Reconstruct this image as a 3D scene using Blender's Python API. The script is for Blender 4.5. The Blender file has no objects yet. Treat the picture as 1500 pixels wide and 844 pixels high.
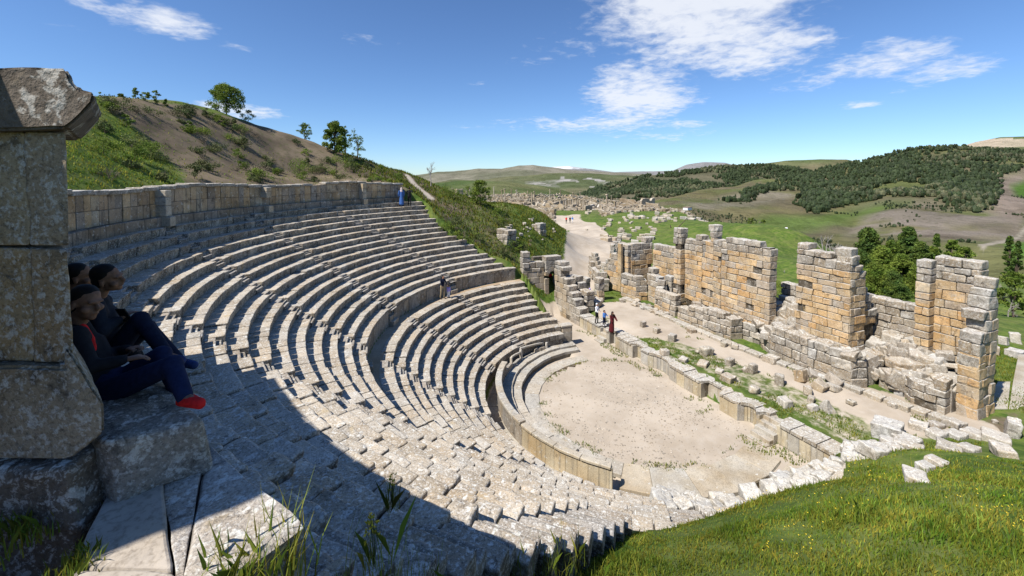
import bpy, math, random
import numpy as np
random.seed(7); rng = np.random.default_rng(7)
SC = bpy.context.scene
COL = SC.collection
R_ = math.radians
# ------------------------------------------------------------------ camera frame (world: orchestra centre = origin, +x to the stage, z=0 orchestra floor)
CAM = np.array([-15.51982, -18.23549, 12.82670])
FPX, CY, PIT, YAW = 607.75, 283.03, -0.0356786, 0.4161433
cP, sP, cY, sY = math.cos(PIT), math.sin(PIT), math.cos(YAW), math.sin(YAW)
FH = np.array([sY, cY, 0.0]); RT = np.array([cY, -sY, 0.0])
def ray(px, py):
    u = (px - 750) / FPX; v = -(py - CY) / FPX
    a, b, c = u, cP - v * sP, sP + v * cP
    return np.array([a * cY + b * sY, -a * sY + b * cY, c])
def P(px, py, z):                      # survey: where the sight line meets level z
    d = ray(px, py); t = (z - CAM[2]) / d[2]; return CAM + t * d
def D(px, py, dep):                    # survey: point at a distance along the view axis
    d = ray(px, py); return CAM + d * (dep / (d @ FH))
def onx(px, py, X):
    d = ray(px, py); return CAM + d * ((X - CAM[0]) / d[0])
def ony(px, py, Y):
    d = ray(px, py); return CAM + d * ((Y - CAM[1]) / d[1])
def proj(V):
    r = V - CAM
    a = r @ RT; b = r @ FH; c = r[..., 2]
    dep = b * cP + c * sP; up = -b * sP + c * cP
    dep = np.maximum(dep, 1e-3)
    return 750 + FPX * a / dep, CY - FPX * up / dep
# ------------------------------------------------------------------ noise
def _h(ix, iy, iz, s):
    n = (ix * 374761393 + iy * 668265263 + iz * 2147483647 + s * 974711) & 0xffffffff
    n = ((n ^ (n >> 13)) * 1274126177) & 0xffffffff
    n = n ^ (n >> 16)
    return (n & 0xffff) / 65535.0
def vn(p, sc=1.0, s=0):
    q = np.asarray(p, float) * sc
    i = np.floor(q).astype(np.int64); f = q - i; f = f * f * (3 - 2 * f)
    r = 0
    for dx in (0, 1):
        wx = f[..., 0] if dx else 1 - f[..., 0]
        for dy in (0, 1):
            wy = f[..., 1] if dy else 1 - f[..., 1]
            for dz in (0, 1):
                wz = f[..., 2] if dz else 1 - f[..., 2]
                r = r + wx * wy * wz * _h(i[..., 0] + dx, i[..., 1] + dy, i[..., 2] + dz, s)
    return r * 2 - 1
def fbm(p, sc=1.0, o=3, s=0):
    r = 0; a = 1.0; t = 0
    for k in range(o):
        r = r + a * vn(p, sc * 2 ** k, s + 17 * k); t += a; a *= 0.5
    return r / t
def vn3(p, sc, s=0): return np.stack([vn(p, sc, s + 1), vn(p, sc, s + 2), vn(p, sc, s + 3)], -1)
# ------------------------------------------------------------------ mesh accumulator
class MB:
    def __init__(s): s.V = []; s.C = []; s.L = []; s.S = []; s.n = 0
    def add(s, V, F, col=(1, 1, 1)):
        V = np.asarray(V, float); k = len(V)
        s.V.append(V)
        c = np.asarray(col, float)
        if c.ndim == 1: c = np.tile(c, (k, 1))
        s.C.append(c)
        if isinstance(F, np.ndarray):
            s.L.append((F + s.n).ravel()); s.S.append(np.full(len(F), F.shape[1]))
        else:
            for f in F:
                s.L.append(np.array(f) + s.n); s.S.append(np.array([len(f)]))
        s.n += k
    def build(s, name, mat, parent=None, smooth=False, loc=None):
        me = bpy.data.meshes.new(name)
        V = np.concatenate(s.V); L = np.concatenate(s.L).astype(np.int32); S = np.concatenate(s.S).astype(np.int32)
        if loc is not None: V = V - np.array(loc)
        me.vertices.add(len(V)); me.vertices.foreach_set('co', V.astype(np.float32).ravel())
        me.loops.add(len(L)); me.loops.foreach_set('vertex_index', L)
        me.polygons.add(len(S)); st = np.concatenate([[0], np.cumsum(S)[:-1]]).astype(np.int32)
        me.polygons.foreach_set('loop_start', st); me.polygons.foreach_set('loop_total', S)
        me.polygons.foreach_set('use_smooth', np.full(len(S), smooth))
        at = me.color_attributes.new('Col', 'FLOAT_COLOR', 'POINT')
        C = np.concatenate(s.C); C4 = np.ones((len(C), 4), np.float32); C4[:, :3] = C
        at.data.foreach_set('color', C4.ravel())
        me.update(calc_edges=True); me.validate()
        me.materials.append(mat)
        o = bpy.data.objects.new(name, me); COL.objects.link(o)
        if parent is not None: o.parent = parent
        elif loc is not None: o.location = loc
        if parent is not None and loc is not None: o.location = (0, 0, 0)
        return o
def tag(o, label=None, cat=None, group=None, kind=None):
    if label: o['label'] = label
    if cat: o['category'] = cat
    if group: o['group'] = group
    if kind: o['kind'] = kind
    return o
def thing(name, loc, label, cat, group=None):
    o = bpy.data.objects.new(name, None); COL.objects.link(o); o.location = loc
    o.empty_display_size = .2
    return tag(o, label, cat, group)
def part(mb, name, mat, root, smooth=False):      # verts are given in world coordinates
    return mb.build(name, mat, root, smooth, loc=tuple(root.location))
# ------------------------------------------------------------------ block shapes
_tc = {}
def topo(nx, ny, nz):
    k = (nx, ny, nz)
    if k in _tc: return _tc[k]
    idx = {}; pts = []
    def g(i, j, l):
        if (i, j, l) not in idx: idx[(i, j, l)] = len(pts); pts.append((i, j, l))
        return idx[(i, j, l)]
    F = []
    X, Y, Z = nx - 1, ny - 1, nz - 1
    for i in range(X):
        for j in range(Y):
            F.append((g(i, j, 0), g(i, j + 1, 0), g(i + 1, j + 1, 0), g(i + 1, j, 0)))
            F.append((g(i, j, Z), g(i + 1, j, Z), g(i + 1, j + 1, Z), g(i, j + 1, Z)))
    for i in range(X):
        for l in range(Z):
            F.append((g(i, 0, l), g(i + 1, 0, l), g(i + 1, 0, l + 1), g(i, 0, l + 1)))
            F.append((g(i, Y, l), g(i, Y, l + 1), g(i + 1, Y, l + 1), g(i + 1, Y, l)))
    for j in range(Y):
        for l in range(Z):
            F.append((g(0, j, l), g(0, j, l + 1), g(0, j + 1, l + 1), g(0, j + 1, l)))
            F.append((g(X, j, l), g(X, j + 1, l), g(X, j + 1, l + 1), g(X, j, l + 1)))
    _tc[k] = (np.array(pts), np.array(F)); return _tc[k]
def rbox(size, c, step=9.0):
    c = min(c, min(size) * .3)
    """rounded box about the origin, faces gridded about every `step` metres"""
    ax = []
    for s in size:
        h = s / 2; cc = min(c, h * .45); n = max(0, int(round((s - 2 * cc) / step)) - 1)
        inner = list(np.linspace(-h + cc, h - cc, n + 2))
        ax.append(np.array([-h] + inner + [h]) if step > 5 else np.array([-h, -h + cc * .35] + inner + [h - cc * .35, h]))
    pts, F = topo(len(ax[0]), len(ax[1]), len(ax[2]))
    V = np.stack([ax[0][pts[:, 0]], ax[1][pts[:, 1]], ax[2][pts[:, 2]]], 1)
    h = np.array(size) / 2; cc = np.minimum(c, h * .45)
    q = np.clip(V, -(h - cc), h - cc); d = V - q
    l = np.linalg.norm(d / cc, axis=1); k = l > 1
    d[k] = d[k] / l[k][:, None]
    return q + d, F
def place(V, c, rz=0, rx=0, ry=0):
    a, b = math.cos(rx), math.sin(rx); V = V @ np.array([[1, 0, 0], [0, a, -b], [0, b, a]]).T
    a, b = math.cos(ry), math.sin(ry); V = V @ np.array([[a, 0, b], [0, 1, 0], [-b, 0, a]]).T
    a, b = math.cos(rz), math.sin(rz); V = V @ np.array([[a, -b, 0], [b, a, 0], [0, 0, 1]]).T
    return V + np.array(c)
def rough(V, amp, sc=2.0, s=0): return V + vn3(V, sc, s) * amp + vn3(V, sc * 2.7, s + 9) * amp * .45
def tint(base, var=.12, warm=.05):
    b = np.array(base) * (1 + random.uniform(-var, var)); w = random.uniform(-warm, warm)
    return np.clip(b * np.array([1 + w, 1, 1 - w * 1.5]), 0, 1)
def block(mb, c, size, rz=0, rx=0, ry=0, col=(.4, .36, .3), cr=.03, step=9.0, amp=.01, sc=2.0):
    V, F = rbox(size, cr, step); V = rough(place(V, c, rz, rx, ry), amp, sc); mb.add(V, F, col)
def polar_block(mb, r0, r1, a0, a1, z0, z1, col, cr=.025, step=9.0, amp=.008, sc=2.0, tilt=0):
    rm = (r0 + r1) / 2; am = (a0 + a1) / 2
    V, F = rbox((r1 - r0, rm * (a1 - a0), z1 - z0), cr, step)
    V[:, 2] += tilt * V[:, 1]
    r = rm + V[:, 0]; a = am + V[:, 1] / rm
    W = np.stack([r * np.cos(a), r * np.sin(a), (z0 + z1) / 2 + V[:, 2]], 1)
    mb.add(rough(W, amp, sc), F, col)
def prism(mb, poly, z0, z1, col=(1, 1, 1), bottom=False):
    n = len(poly); ar = sum(poly[i][0] * poly[(i + 1) % n][1] - poly[(i + 1) % n][0] * poly[i][1] for i in range(n))
    if ar < 0: poly = poly[::-1]
    z0s = z0 if hasattr(z0, '__len__') else [z0] * n; z1s = z1 if hasattr(z1, '__len__') else [z1] * n
    if ar < 0: z0s = list(z0s)[::-1]; z1s = list(z1s)[::-1]
    V = [(p[0], p[1], z) for p, z in zip(poly, z0s)] + [(p[0], p[1], z) for p, z in zip(poly, z1s)]
    F = [tuple(range(n, 2 * n))] + [(i, (i + 1) % n, n + (i + 1) % n, n + i) for i in range(n)]
    if bottom: F.append(tuple(range(n - 1, -1, -1)))
    mb.add(V, F, col)
# ------------------------------------------------------------------ materials
class NT:
    def __init__(s, mat):
        s.m = mat; s.t = mat.node_tree; s.t.nodes.clear()
    def n(s, typ, **kw):
        nd = s.t.nodes.new(typ)
        for k, v in kw.items():
            if k.startswith('i_'):
                key = k[2:]; key = int(key) if key.isdigit() else key.replace('_', ' ')
                sock = nd.inputs[key]
                if hasattr(v, 'is_linked') or isinstance(v, bpy.types.NodeSocket): s.t.links.new(v, sock)
                else: sock.default_value = v
            else: setattr(nd, k, v)
        return nd
    def link(s, a, b): s.t.links.new(a, b)
    def math(s, op, a, b=None, c=None, clamp=False):
        nd = s.t.nodes.new('ShaderNodeMath'); nd.operation = op; nd.use_clamp = clamp
        for i, v in enumerate((a, b, c)):
            if v is None: continue
            if isinstance(v, (int, float)): nd.inputs[i].default_value = v
            else: s.t.links.new(v, nd.inputs[i])
        return nd.outputs[0]
    def mix(s, f, a, b, mode='MIX'):
        nd = s.t.nodes.new('ShaderNodeMix'); nd.data_type = 'RGBA'; nd.blend_type = mode
        for i, v in ((0, f), (6, a), (7, b)):
            if isinstance(v, (int, float)): nd.inputs[i].default_value = v
            elif isinstance(v, tuple): nd.inputs[i].default_value = (*v[:3], 1)
            else: s.t.links.new(v, nd.inputs[i])
        return nd.outputs[2]
    def noise(s, sc, det=4, rough=.55, vec=None, dist=0):
        nd = s.t.nodes.new('ShaderNodeTexNoise'); nd.inputs['Scale'].default_value = sc
        nd.inputs['Detail'].default_value = det; nd.inputs['Roughness'].default_value = rough
        nd.inputs['Distortion'].default_value = dist
        if vec is not None: s.t.links.new(vec, nd.inputs['Vector'])
        return nd.outputs[0]
    def ramp(s, f, lo, hi):
        nd = s.t.nodes.new('ShaderNodeMapRange'); nd.clamp = True; nd.interpolation_type = 'SMOOTHSTEP'
        s.t.links.new(f, nd.inputs[0]); nd.inputs[1].default_value = lo; nd.inputs[2].default_value = hi
        return nd.outputs[0]
def newmat(name):
    m = bpy.data.materials.new(name); m.use_nodes = True; return m, NT(m)
def finish(t, col, rough, bump=None, bstr=.5, bdist=.02, spec=.3):
    b = t.n('ShaderNodeBsdfPrincipled'); b.inputs['Roughness'].default_value = rough
    b.inputs['Specular IOR Level'].default_value = spec
    if isinstance(col, tuple): b.inputs['Base Color'].default_value = (*col, 1)
    else: t.link(col, b.inputs['Base Color'])
    if bump is not None:
        bp = t.n('ShaderNodeBump'); bp.inputs['Strength'].default_value = bstr; bp.inputs['Distance'].default_value = bdist
        t.link(bump, bp.inputs['Height']); t.link(bp.outputs[0], b.inputs['Normal'])
    o = t.n('ShaderNodeOutputMaterial'); t.link(b.outputs[0], o.inputs[0])
def stone_mat(name, lichen=.5, dark=.4, sc=1.0, bump=.6, topgrey=0.0, streak=0.0, white=(.62, .60, .54), darkc=(.06, .05, .042), bdist=.03, side=0.0, speck=0.0, greyp=0.0):
    m, t = newmat(name)
    at = t.n('ShaderNodeAttribute', attribute_name='Col').outputs[0]
    geo = t.n('ShaderNodeNewGeometry'); pos = geo.outputs['Position']
    big = t.noise(.7 * sc, 3, .5, pos); mid = t.noise(5 * sc, 5, .62, pos); fine = t.noise(30 * sc, 4, .65, pos)
    c = t.mix(t.ramp(big, .3, .7), at, t.mix(1.0, at, (.74, .67, .57), 'MULTIPLY'))
    c = t.mix(t.math('MULTIPLY', t.ramp(mid, .35, .75), .55), c, t.mix(1.0, c, (1.28, 1.25, 1.18), 'MULTIPLY'))
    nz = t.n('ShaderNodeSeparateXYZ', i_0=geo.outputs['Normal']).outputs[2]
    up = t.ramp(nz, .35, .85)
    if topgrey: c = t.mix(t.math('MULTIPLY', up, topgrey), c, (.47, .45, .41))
    if greyp:
        gn = t.noise(1.1, 5, .65, pos, .4)
        c = t.mix(t.math('MULTIPLY', t.ramp(gn, .50, .66), greyp), c, (.40, .36, .30))
        pt = t.noise(13, 3, .6, pos, .5); c = t.mix(t.ramp(pt, .66, .72), c, (.10, .08, .06))
    if streak:
        mp = t.n('ShaderNodeMapping', i_0=pos); mp.inputs['Scale'].default_value = (4, 4, .35)
        st = t.noise(1.3, 4, .6, mp.outputs[0])
        c = t.mix(t.math('MULTIPLY', t.ramp(st, .5, .72), streak), c, (.13, .12, .105))
    # dark lichen crusts
    dn = t.noise(3.1 * sc, 6, .68, pos, .6)
    c = t.mix(t.math('MULTIPLY', t.ramp(dn, .62 - dark * .22, .74 - dark * .15), min(.92, .45 + dark * .6)), c, darkc)
    # white lichen blotches
    ln = t.noise(7.0 * sc, 5, .6, pos, .3)
    lb = t.ramp(ln, .66 - lichen * .22, .72 - lichen * .22)
    lb = t.math('MULTIPLY', lb, t.math('ADD', t.math('MULTIPLY', up, .45), .55))
    c = t.mix(lb, c, white)
    if side:                                  # upright faces: dark crust, plus riser shade put into the colour
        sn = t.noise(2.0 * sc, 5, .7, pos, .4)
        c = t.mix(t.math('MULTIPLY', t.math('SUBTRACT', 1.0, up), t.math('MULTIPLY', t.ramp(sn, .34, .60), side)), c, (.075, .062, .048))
    if speck:
        s1 = t.noise(19 * sc, 4, .7, pos, .3); s2 = t.noise(26 * sc, 3, .7, t.n('ShaderNodeMapping', i_0=pos, i_1=(3.3, 7.1, 1.7)).outputs[0])
        c = t.mix(t.math('MULTIPLY', t.ramp(s1, .52, .60), speck), c, (.66, .64, .59)); c = t.mix(t.math('MULTIPLY', t.ramp(s2, .56, .64), speck), c, (.09, .08, .07))
    yl = t.noise(2.2 * sc, 5, .6, pos, .2)
    c = t.mix(t.math('MULTIPLY', t.ramp(yl, .60, .72), .35), c, (.42, .30, .12))
    c = t.mix(t.ramp(fine, .30, .55), t.mix(1.0, c, (.62, .60, .58), 'MULTIPLY'), c)
    h = t.math('ADD', t.math('MULTIPLY', mid, .9), t.math('MULTIPLY', fine, .35))
    finish(t, c, .93, h, bump, bdist, .15)
    return m
def plain(name, col, rough=.8, spec=.2, var=.15, sc=20, bump=0):
    m, t = newmat(name); pos = t.n('ShaderNodeNewGeometry').outputs['Position']
    n = t.noise(sc, 4, .6, pos)
    c = t.mix(t.ramp(n, .3, .7), tuple(x * (1 - var) for x in col), tuple(min(1, x * (1 + var)) for x in col))
    finish(t, c, rough, n if bump else None, bump, .01, spec); return m
def leaf_mat(name, a, b, trans=.25):
    m, t = newmat(name)
    at = t.n('ShaderNodeAttribute', attribute_name='Col').outputs[0]
    n = t.noise(1.1, 3, .5, t.n('ShaderNodeNewGeometry').outputs['Position'])
    c = t.mix(1.0, t.mix(t.ramp(n, .3, .7), a, b), at, 'MULTIPLY')
    d = t.n('ShaderNodeBsdfPrincipled'); t.link(c, d.inputs['Base Color']); d.inputs['Roughness'].default_value = .65; d.inputs['Specular IOR Level'].default_value = .2
    tr = t.n('ShaderNodeBsdfTranslucent'); t.link(c, tr.inputs[0])
    mx = t.n('ShaderNodeMixShader'); mx.inputs[0].default_value = trans
    t.link(d.outputs[0], mx.inputs[1]); t.link(tr.outputs[0], mx.inputs[2])
    o = t.n('ShaderNodeOutputMaterial'); t.link(mx.outputs[0], o.inputs[0]); return m
M = {}
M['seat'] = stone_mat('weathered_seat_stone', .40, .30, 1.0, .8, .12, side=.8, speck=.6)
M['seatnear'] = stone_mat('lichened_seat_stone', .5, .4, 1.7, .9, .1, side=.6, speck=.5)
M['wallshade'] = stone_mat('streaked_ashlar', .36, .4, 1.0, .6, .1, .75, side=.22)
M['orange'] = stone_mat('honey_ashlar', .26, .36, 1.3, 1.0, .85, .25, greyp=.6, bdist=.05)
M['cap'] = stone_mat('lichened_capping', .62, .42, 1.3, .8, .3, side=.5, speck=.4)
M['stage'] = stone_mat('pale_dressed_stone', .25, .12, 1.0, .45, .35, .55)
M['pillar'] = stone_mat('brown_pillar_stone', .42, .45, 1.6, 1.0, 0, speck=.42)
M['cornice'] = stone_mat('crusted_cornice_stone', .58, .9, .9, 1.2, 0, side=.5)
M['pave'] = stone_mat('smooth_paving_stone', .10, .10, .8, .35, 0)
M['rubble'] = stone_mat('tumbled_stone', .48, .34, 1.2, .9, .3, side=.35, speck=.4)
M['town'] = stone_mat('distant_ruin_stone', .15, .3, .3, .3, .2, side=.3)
M['bark'] = plain('bark', (.10, .075, .055), .95, .1, .3, 12, .4)
M['barepale'] = plain('pale_bark', (.30, .27, .24), .95, .1, .2, 6)
M['leaf'] = leaf_mat('broad_leaves', (.09, .15, .022), (.20, .25, .045), .3)
M['pine'] = leaf_mat('pine_needles', (.045, .09, .02), (.11, .15, .03), .2)
M['shrub'] = leaf_mat('shrub_leaves', (.06, .09, .03), (.14, .15, .06), .2)
M['drybush'] = leaf_mat('dry_twigs', (.14, .11, .07), (.26, .22, .15), .1)
M['grass'] = leaf_mat('grass_blades', (.12, .205, .025), (.27, .32, .06), .38)
M['flower'] = plain('yellow_petals', (.75, .55, .04), .6)
M['forest'] = leaf_mat('far_wood', (.016, .032, .012), (.05, .062, .022), .05)
def ground_mat():
    m, t = newmat('turf_and_earth')
    s = t.n('ShaderNodeSeparateColor', i_0=t.n('ShaderNodeAttribute', attribute_name='Col').outputs[0])
    dirt, dry, pale = s.outputs[0], s.outputs[1], s.outputs[2]
    pos = t.n('ShaderNodeNewGeometry').outputs['Position']
    n1 = t.noise(.35, 5, .6, pos); n2 = t.noise(2.2, 6, .65, pos); n3 = t.noise(14, 4, .6, pos); n4 = t.noise(.05, 4, .55, pos)
    g = t.mix(t.ramp(n2, .35, .68), (.05, .095, .016), (.125, .175, .03)); g = t.mix(t.math('MULTIPLY', t.ramp(t.noise(.9, 5, .7, pos), .45, .62), .55), g, (.17, .18, .06))
    g = t.mix(t.math('MULTIPLY', t.ramp(n1, .45, .7), .6), g, (.16, .17, .05))
    g = t.mix(t.math('MULTIPLY', t.ramp(n3, .55, .75), .5), g, (.03, .05, .012))
    g = t.mix(t.math('MULTIPLY', t.ramp(t.noise(.45, 6, .72, pos, .5), .47, .60), .6), g, (.045, .075, .018))
    br = t.mix(t.ramp(n1, .3, .7), (.105, .08, .055), (.21, .165, .11))
    br = t.mix(t.math('MULTIPLY', t.ramp(n2, .5, .66), .75), br, (.095, .095, .04)); br = t.mix(t.math('MULTIPLY', t.ramp(n3, .5, .7), .4), br, (.08, .06, .045))
    sd = t.mix(t.ramp(n1, .3, .7), (.36, .30, .23), (.48, .41, .325)); sd = t.mix(t.math('MULTIPLY', t.ramp(n2, .45, .7), .35), sd, (.48, .43, .365))
    sd = t.mix(t.math('MULTIPLY', t.ramp(t.noise(34, 3, .7, pos), .58, .68), .5), sd, (.24, .20, .16))
    pl = t.mix(t.ramp(n2, .3, .7), (.38, .34, .29), (.60, .56, .50))
    def edge(x, w=.35):
        return t.ramp(t.math('ADD', x, t.math('MULTIPLY', t.math('SUBTRACT', n2, .5), w * 2.6)), .35, .65)
    c = t.mix(edge(dry), g, br); c = t.mix(edge(dirt), c, sd); c = t.mix(edge(pale), c, pl)
    h = t.math('ADD', t.math('MULTIPLY', n2, 1.0), t.math('MULTIPLY', n3, .4))
    finish(t, c, .97, h, .35, .04, .1); return m
M['ground'] = ground_mat()
def hill_mat():
    m, t = newmat('far_hillside')
    at = t.n('ShaderNodeAttribute', attribute_name='Col').outputs[0]
    pos = t.n('ShaderNodeNewGeometry').outputs['Position']
    n1 = t.noise(.006, 6, .62, pos); n2 = t.noise(.04, 6, .65, pos)
    c = t.mix(t.ramp(n1, .35, .65), at, t.mix(1.0, at, (.72, .74, .70), 'MULTIPLY'))
    c = t.mix(t.math('MULTIPLY', t.ramp(n2, .5, .72), .5), c, t.mix(1.0, c, (.6, .6, .6), 'MULTIPLY'))
    n3 = t.noise(.018, 7, .72, pos, .8); n4 = t.noise(.11, 5, .7, pos)
    c = t.mix(t.math('MULTIPLY', t.ramp(n3, .52, .60), .45), c, t.mix(1.0, c, (.52, .50, .46), 'MULTIPLY'))
    c = t.mix(t.math('MULTIPLY', t.ramp(n3, .34, .44), .0), c, c)
    c = t.mix(t.math('MULTIPLY', t.ramp(n4, .56, .66), .45), c, (.055, .06, .03))
    finish(t, c, 1.0, t.math('ADD', n1, t.math('ADD', t.math('MULTIPLY', n2, .3), t.math('MULTIPLY', n3, .7))), .8, 16, .05); return m
M['hill'] = hill_mat()
# ------------------------------------------------------------------ the site
TR, RI = .57863, .3654
RP, ZP = 14.11, 5.13            # nose of the lowest row of the upper cavea (top of the podium)
RT_, ZT = RP + 15 * TR, ZP + 15 * RI
R1, Z1 = 12.94, 4.10            # top row of the lower cavea = walkway level
R9, Z9 = R1 - 8 * TR, Z1 - 8 * RI
RWALL, ZWALL = 23.45, 12.45
def pol(r, a): return (r * math.cos(R_(a)), r * math.sin(R_(a)))
FEND = [(8.3, 86), (9.9, 86), (10.3, 91.5), (13.9, 92), (14.2, 94), (14.8, 97), (15.4, 99), (16.4, 102), (17.7, 104), (18.3, 107), (20.7, 109), (23, 109)]
NEND = [(8.3, 286), (9.2, 292), (10.5, 262), (12, 245), (13.2, 236), (13.9, 230), (14.5, 229.3), (17, 226.8), (20, 223.8), (23, 222.5)]
def far_end(r): return np.interp(r, [q[0] for q in FEND], [q[1] for q in FEND])
def near_end(r): return np.interp(r, [q[0] for q in NEND], [q[1] for q in NEND])
def cone(r): return np.interp(r, [7.6, R9 - .6, R9, R1, RP - .1, RP, RT_, 23.4], [0, .6, Z9, Z1, Z1, ZP, ZT, ZT])
K = []
def k3(*p): K.append(tuple(float(q) for q in p))
# near bank
for p in [(-15.5, -18.2, 11), (-16.3, -15.9, 10.75), (-18.5, -15.5, 10.9), (-13.7, -15.2, 8.2), (-13.0, -14.35, 6.9), (-11.4, -13.0, 6.3), (-9.7, -11.5, 5.15), (-8, -10.2, 3.9), (-6.1, -8.5, 2.65), (-5.4, -9.2, 2.75),
          (-4.2, -9.4, 2.55), (-1.9, -8.9, 1.75), (.1, -8.8, 1.5), (1.2, -9.5, 2.0), (2.6, -10.0, 2.4), (4.6, -10.0, 2.5), (-5, -13, 6.2), (0, -13, 4.7), (5, -13, 3.5), (9, -12.4, 2.1), (12, -12.5, 1.6), (-8, -17, 8.6), (0, -18, 6.8), (8, -17, 4.2),
          (-15, -30, 12), (5, -30, 9), (20, -18, 2.5), (30, -14, .9), (40, -20, -1), (-30, -30, 14), (-24, -20, 11.6), (-40, -10, 16)]: k3(*p)
# behind the wall and the hill
for a in range(112, 232, 8):
    x, y = pol(24.6, a); k3(x, y, 12.25 if a < 195 else 11.4)
for px, py, d in [(100, 138, 26), (150, 140, 29), (200, 143, 32), (250, 150, 36), (330, 165, 41), (400, 188, 45), (450, 205, 48), (500, 222, 50), (560, 243, 52), (600, 258, 53), (640, 277, 53), (700, 294, 55), (740, 299, 60), (790, 312, 66)]:
    q = D(px, py, d); k3(*q); n_ = (-.84 * RT + .54 * FH) if px < 600 else FH; b = q + n_ * 7; k3(b[0], b[1], q[2] - .6); b = q + n_ * 24; k3(b[0], b[1], q[2] - 7)
for px, py, d in [(110, 230, 18), (250, 240, 26), (350, 240, 33), (450, 250, 40), (560, 262, 44)]: k3(*D(px, py, d))
# far bank
for r, a, z in [(22.7, 106, 10.4), (20.7, 106.5, 9.2), (18.3, 104, 7.4), (16.4, 99.5, 6.2), (14.1, 91, 4.6), (12.9, 89.5, 3.7), (11.4, 88.5, 2.7), (10.3, 88, 1.9), (9.6, 84, 1.3), (8.9, 83, .7)]:
    x, y = pol(r, a); k3(x, y, z)
for p in [(1.2, 13.6, .9), (1.6, 11.5, .4), (1.3, 9.6, .1), (3.6, 15.6, .6), (2.4, 16, 1.6), (.3, 16.5, 4.2), (-1.5, 17, 5.6), (3.6, 19, 4.6), (6, 19, 3.4), (2, 24, 7), (-6, 24, 10.2), (8, 28, 5.5), (14, 36, 5.2), (5, 36, 8.5), (22, 48, 4.4), (10.5, 24, 1.4)]: k3(*p)
# stage level, road and field
for x in (5.5, 10, 15, 20):
    for y in (-9, -5, 0, 5, 10, 15): k3(x, y, 1.0)
for p in [(7, 20, 1), (14, 22, 1), (25, -9, .9), (26, -3, .6), (25, 4, .3), (24, 12, .9), (22, 20, 1.1), (35, -12, .2)]: k3(*p)
for px, py in [(850, 400), (845, 370), (855, 350), (845, 335), (900, 360), (900, 340), (830, 326), (960, 350), (1000, 360)]: k3(*P(px, py, 1.1))
for px, py, d in [(1060, 326, 92), (1140, 331, 80), (1185, 345, 70), (1000, 312, 120), (940, 298, 165), (1100, 372, 58), (1160, 380, 55), (1205, 395, 48)]: k3(*D(px, py, d))
for px, py, d in [(1060, 345, 125), (1140, 360, 120), (1200, 385, 90), (1250, 420, 65), (1330, 440, 55), (1400, 440, 60), (1250, 450, 95), (1450, 430, 90), (1500, 430, 60), (1000, 330, 190), (940, 315, 260)]: k3(*D(px, py, d))
for px, py, d in [(760, 325, 112), (700, 289, 390), (760, 287.5, 410), (850, 289, 400), (900, 303, 230), (800, 304, 210), (700, 300, 230), (650, 300, 200), (860, 308, 160), (930, 300, 300), (660, 300, 400), (600, 300, 400)]: k3(*D(px, py, d))
for px, py, d in [(600, 320, 560), (760, 305, 520), (900, 320, 500), (1050, 350, 450), (1200, 380, 400), (1400, 400, 300), (300, 330, 300), (0, 330, 200), (1500, 420, 200), (-200, 300, 80)]: k3(*D(px, py, d))
K = np.array(K)
def _ker(d2): return np.sqrt(d2 + 2.0)
_A = _ker(((K[:, None, :2] - K[None, :, :2]) ** 2).sum(-1)); _n = len(K)
_B = np.zeros((_n + 1, _n + 1)); _B[:_n, :_n] = _A + np.eye(_n) * -.15; _B[:_n, _n] = 1; _B[_n, :_n] = 1
_w = np.linalg.solve(_B, np.append(K[:, 2], 0))
def base_h(x, y):
    x = np.atleast_1d(x); y = np.atleast_1d(y); out = np.empty(len(x))
    for i in range(0, len(x), 20000):
        d = (x[i:i + 20000, None] - K[:, 0]) ** 2 + (y[i:i + 20000, None] - K[:, 1]) ** 2
        out[i:i + 20000] = _ker(d) @ _w[:_n] + _w[_n]
    return out
def terr(x, y, cut=True):
    x = np.atleast_1d(np.asarray(x, float)); y = np.atleast_1d(np.asarray(y, float))
    z = base_h(x, y); r = np.hypot(x, y); a = np.degrees(np.arctan2(y, x)) % 360
    p = np.stack([x, y, z * 0], 1)
    far = np.clip((np.hypot(x - CAM[0], y - CAM[1]) - 12) / 30, 0, 1)
    z = z + fbm(p, .22, 3, 5) * (.12 + .35 * far) * (1 - ((x > 4.8) & (x < 24) & (y > -10) & (y < 22))) + fbm(p, 1.3, 2, 8) * .05
    inpar = ((x > -.5) & (x < 4.9) & (y > 7) & (y < 15.4) & (x > .4 + .0 * y)) | ((x > -1) & (x < 4.9) & (abs(y) < 8.35))
    floor = (r < 8.0) & (x < 4.9) | inpar
    z = np.where(floor, fbm(p, .5, 3, 3) * .03 - .01, z)
    if cut:
        inc = (r > 7.9) & (r < 23.6) & (a > far_end(r)) & (a < near_end(r) - 1.0)
        z = np.where(inc, np.minimum(z, cone(r) - 1.0), z)
        step = (r > 5.75) & (r < 7.95) & (a > 86) & (a < 284)
        z = np.where(step, -.25, z)
    return z
def inpoly(px, py, poly):
    poly = np.array(poly); c = np.zeros(px.shape, bool); j = len(poly) - 1
    for i in range(len(poly)):
        xi, yi = poly[i]; xj, yj = poly[j]
        k = ((yi > py) != (yj > py)) & (px < (xj - xi) * (py - yi) / (yj - yi + 1e-12) + xi)
        c ^= k; j = i
    return c
def soft_poly(px, py, poly, w):
    """1 inside, falling to 0 about w outside"""
    poly = np.array(poly, float); d = np.full(px.shape, 1e9)
    for i in range(len(poly)):
        a = poly[i]; b = poly[(i + 1) % len(poly)]; ab = b - a
        t = np.clip(((px - a[0]) * ab[0] + (py - a[1]) * ab[1]) / (ab @ ab + 1e-9), 0, 1)
        d = np.minimum(d, np.hypot(px - a[0] - t * ab[0], py - a[1] - t * ab[1]))
    d = np.where(inpoly(px, py, poly), -d, d)
    return np.clip(.5 - d / (2 * w), 0, 1)
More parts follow.
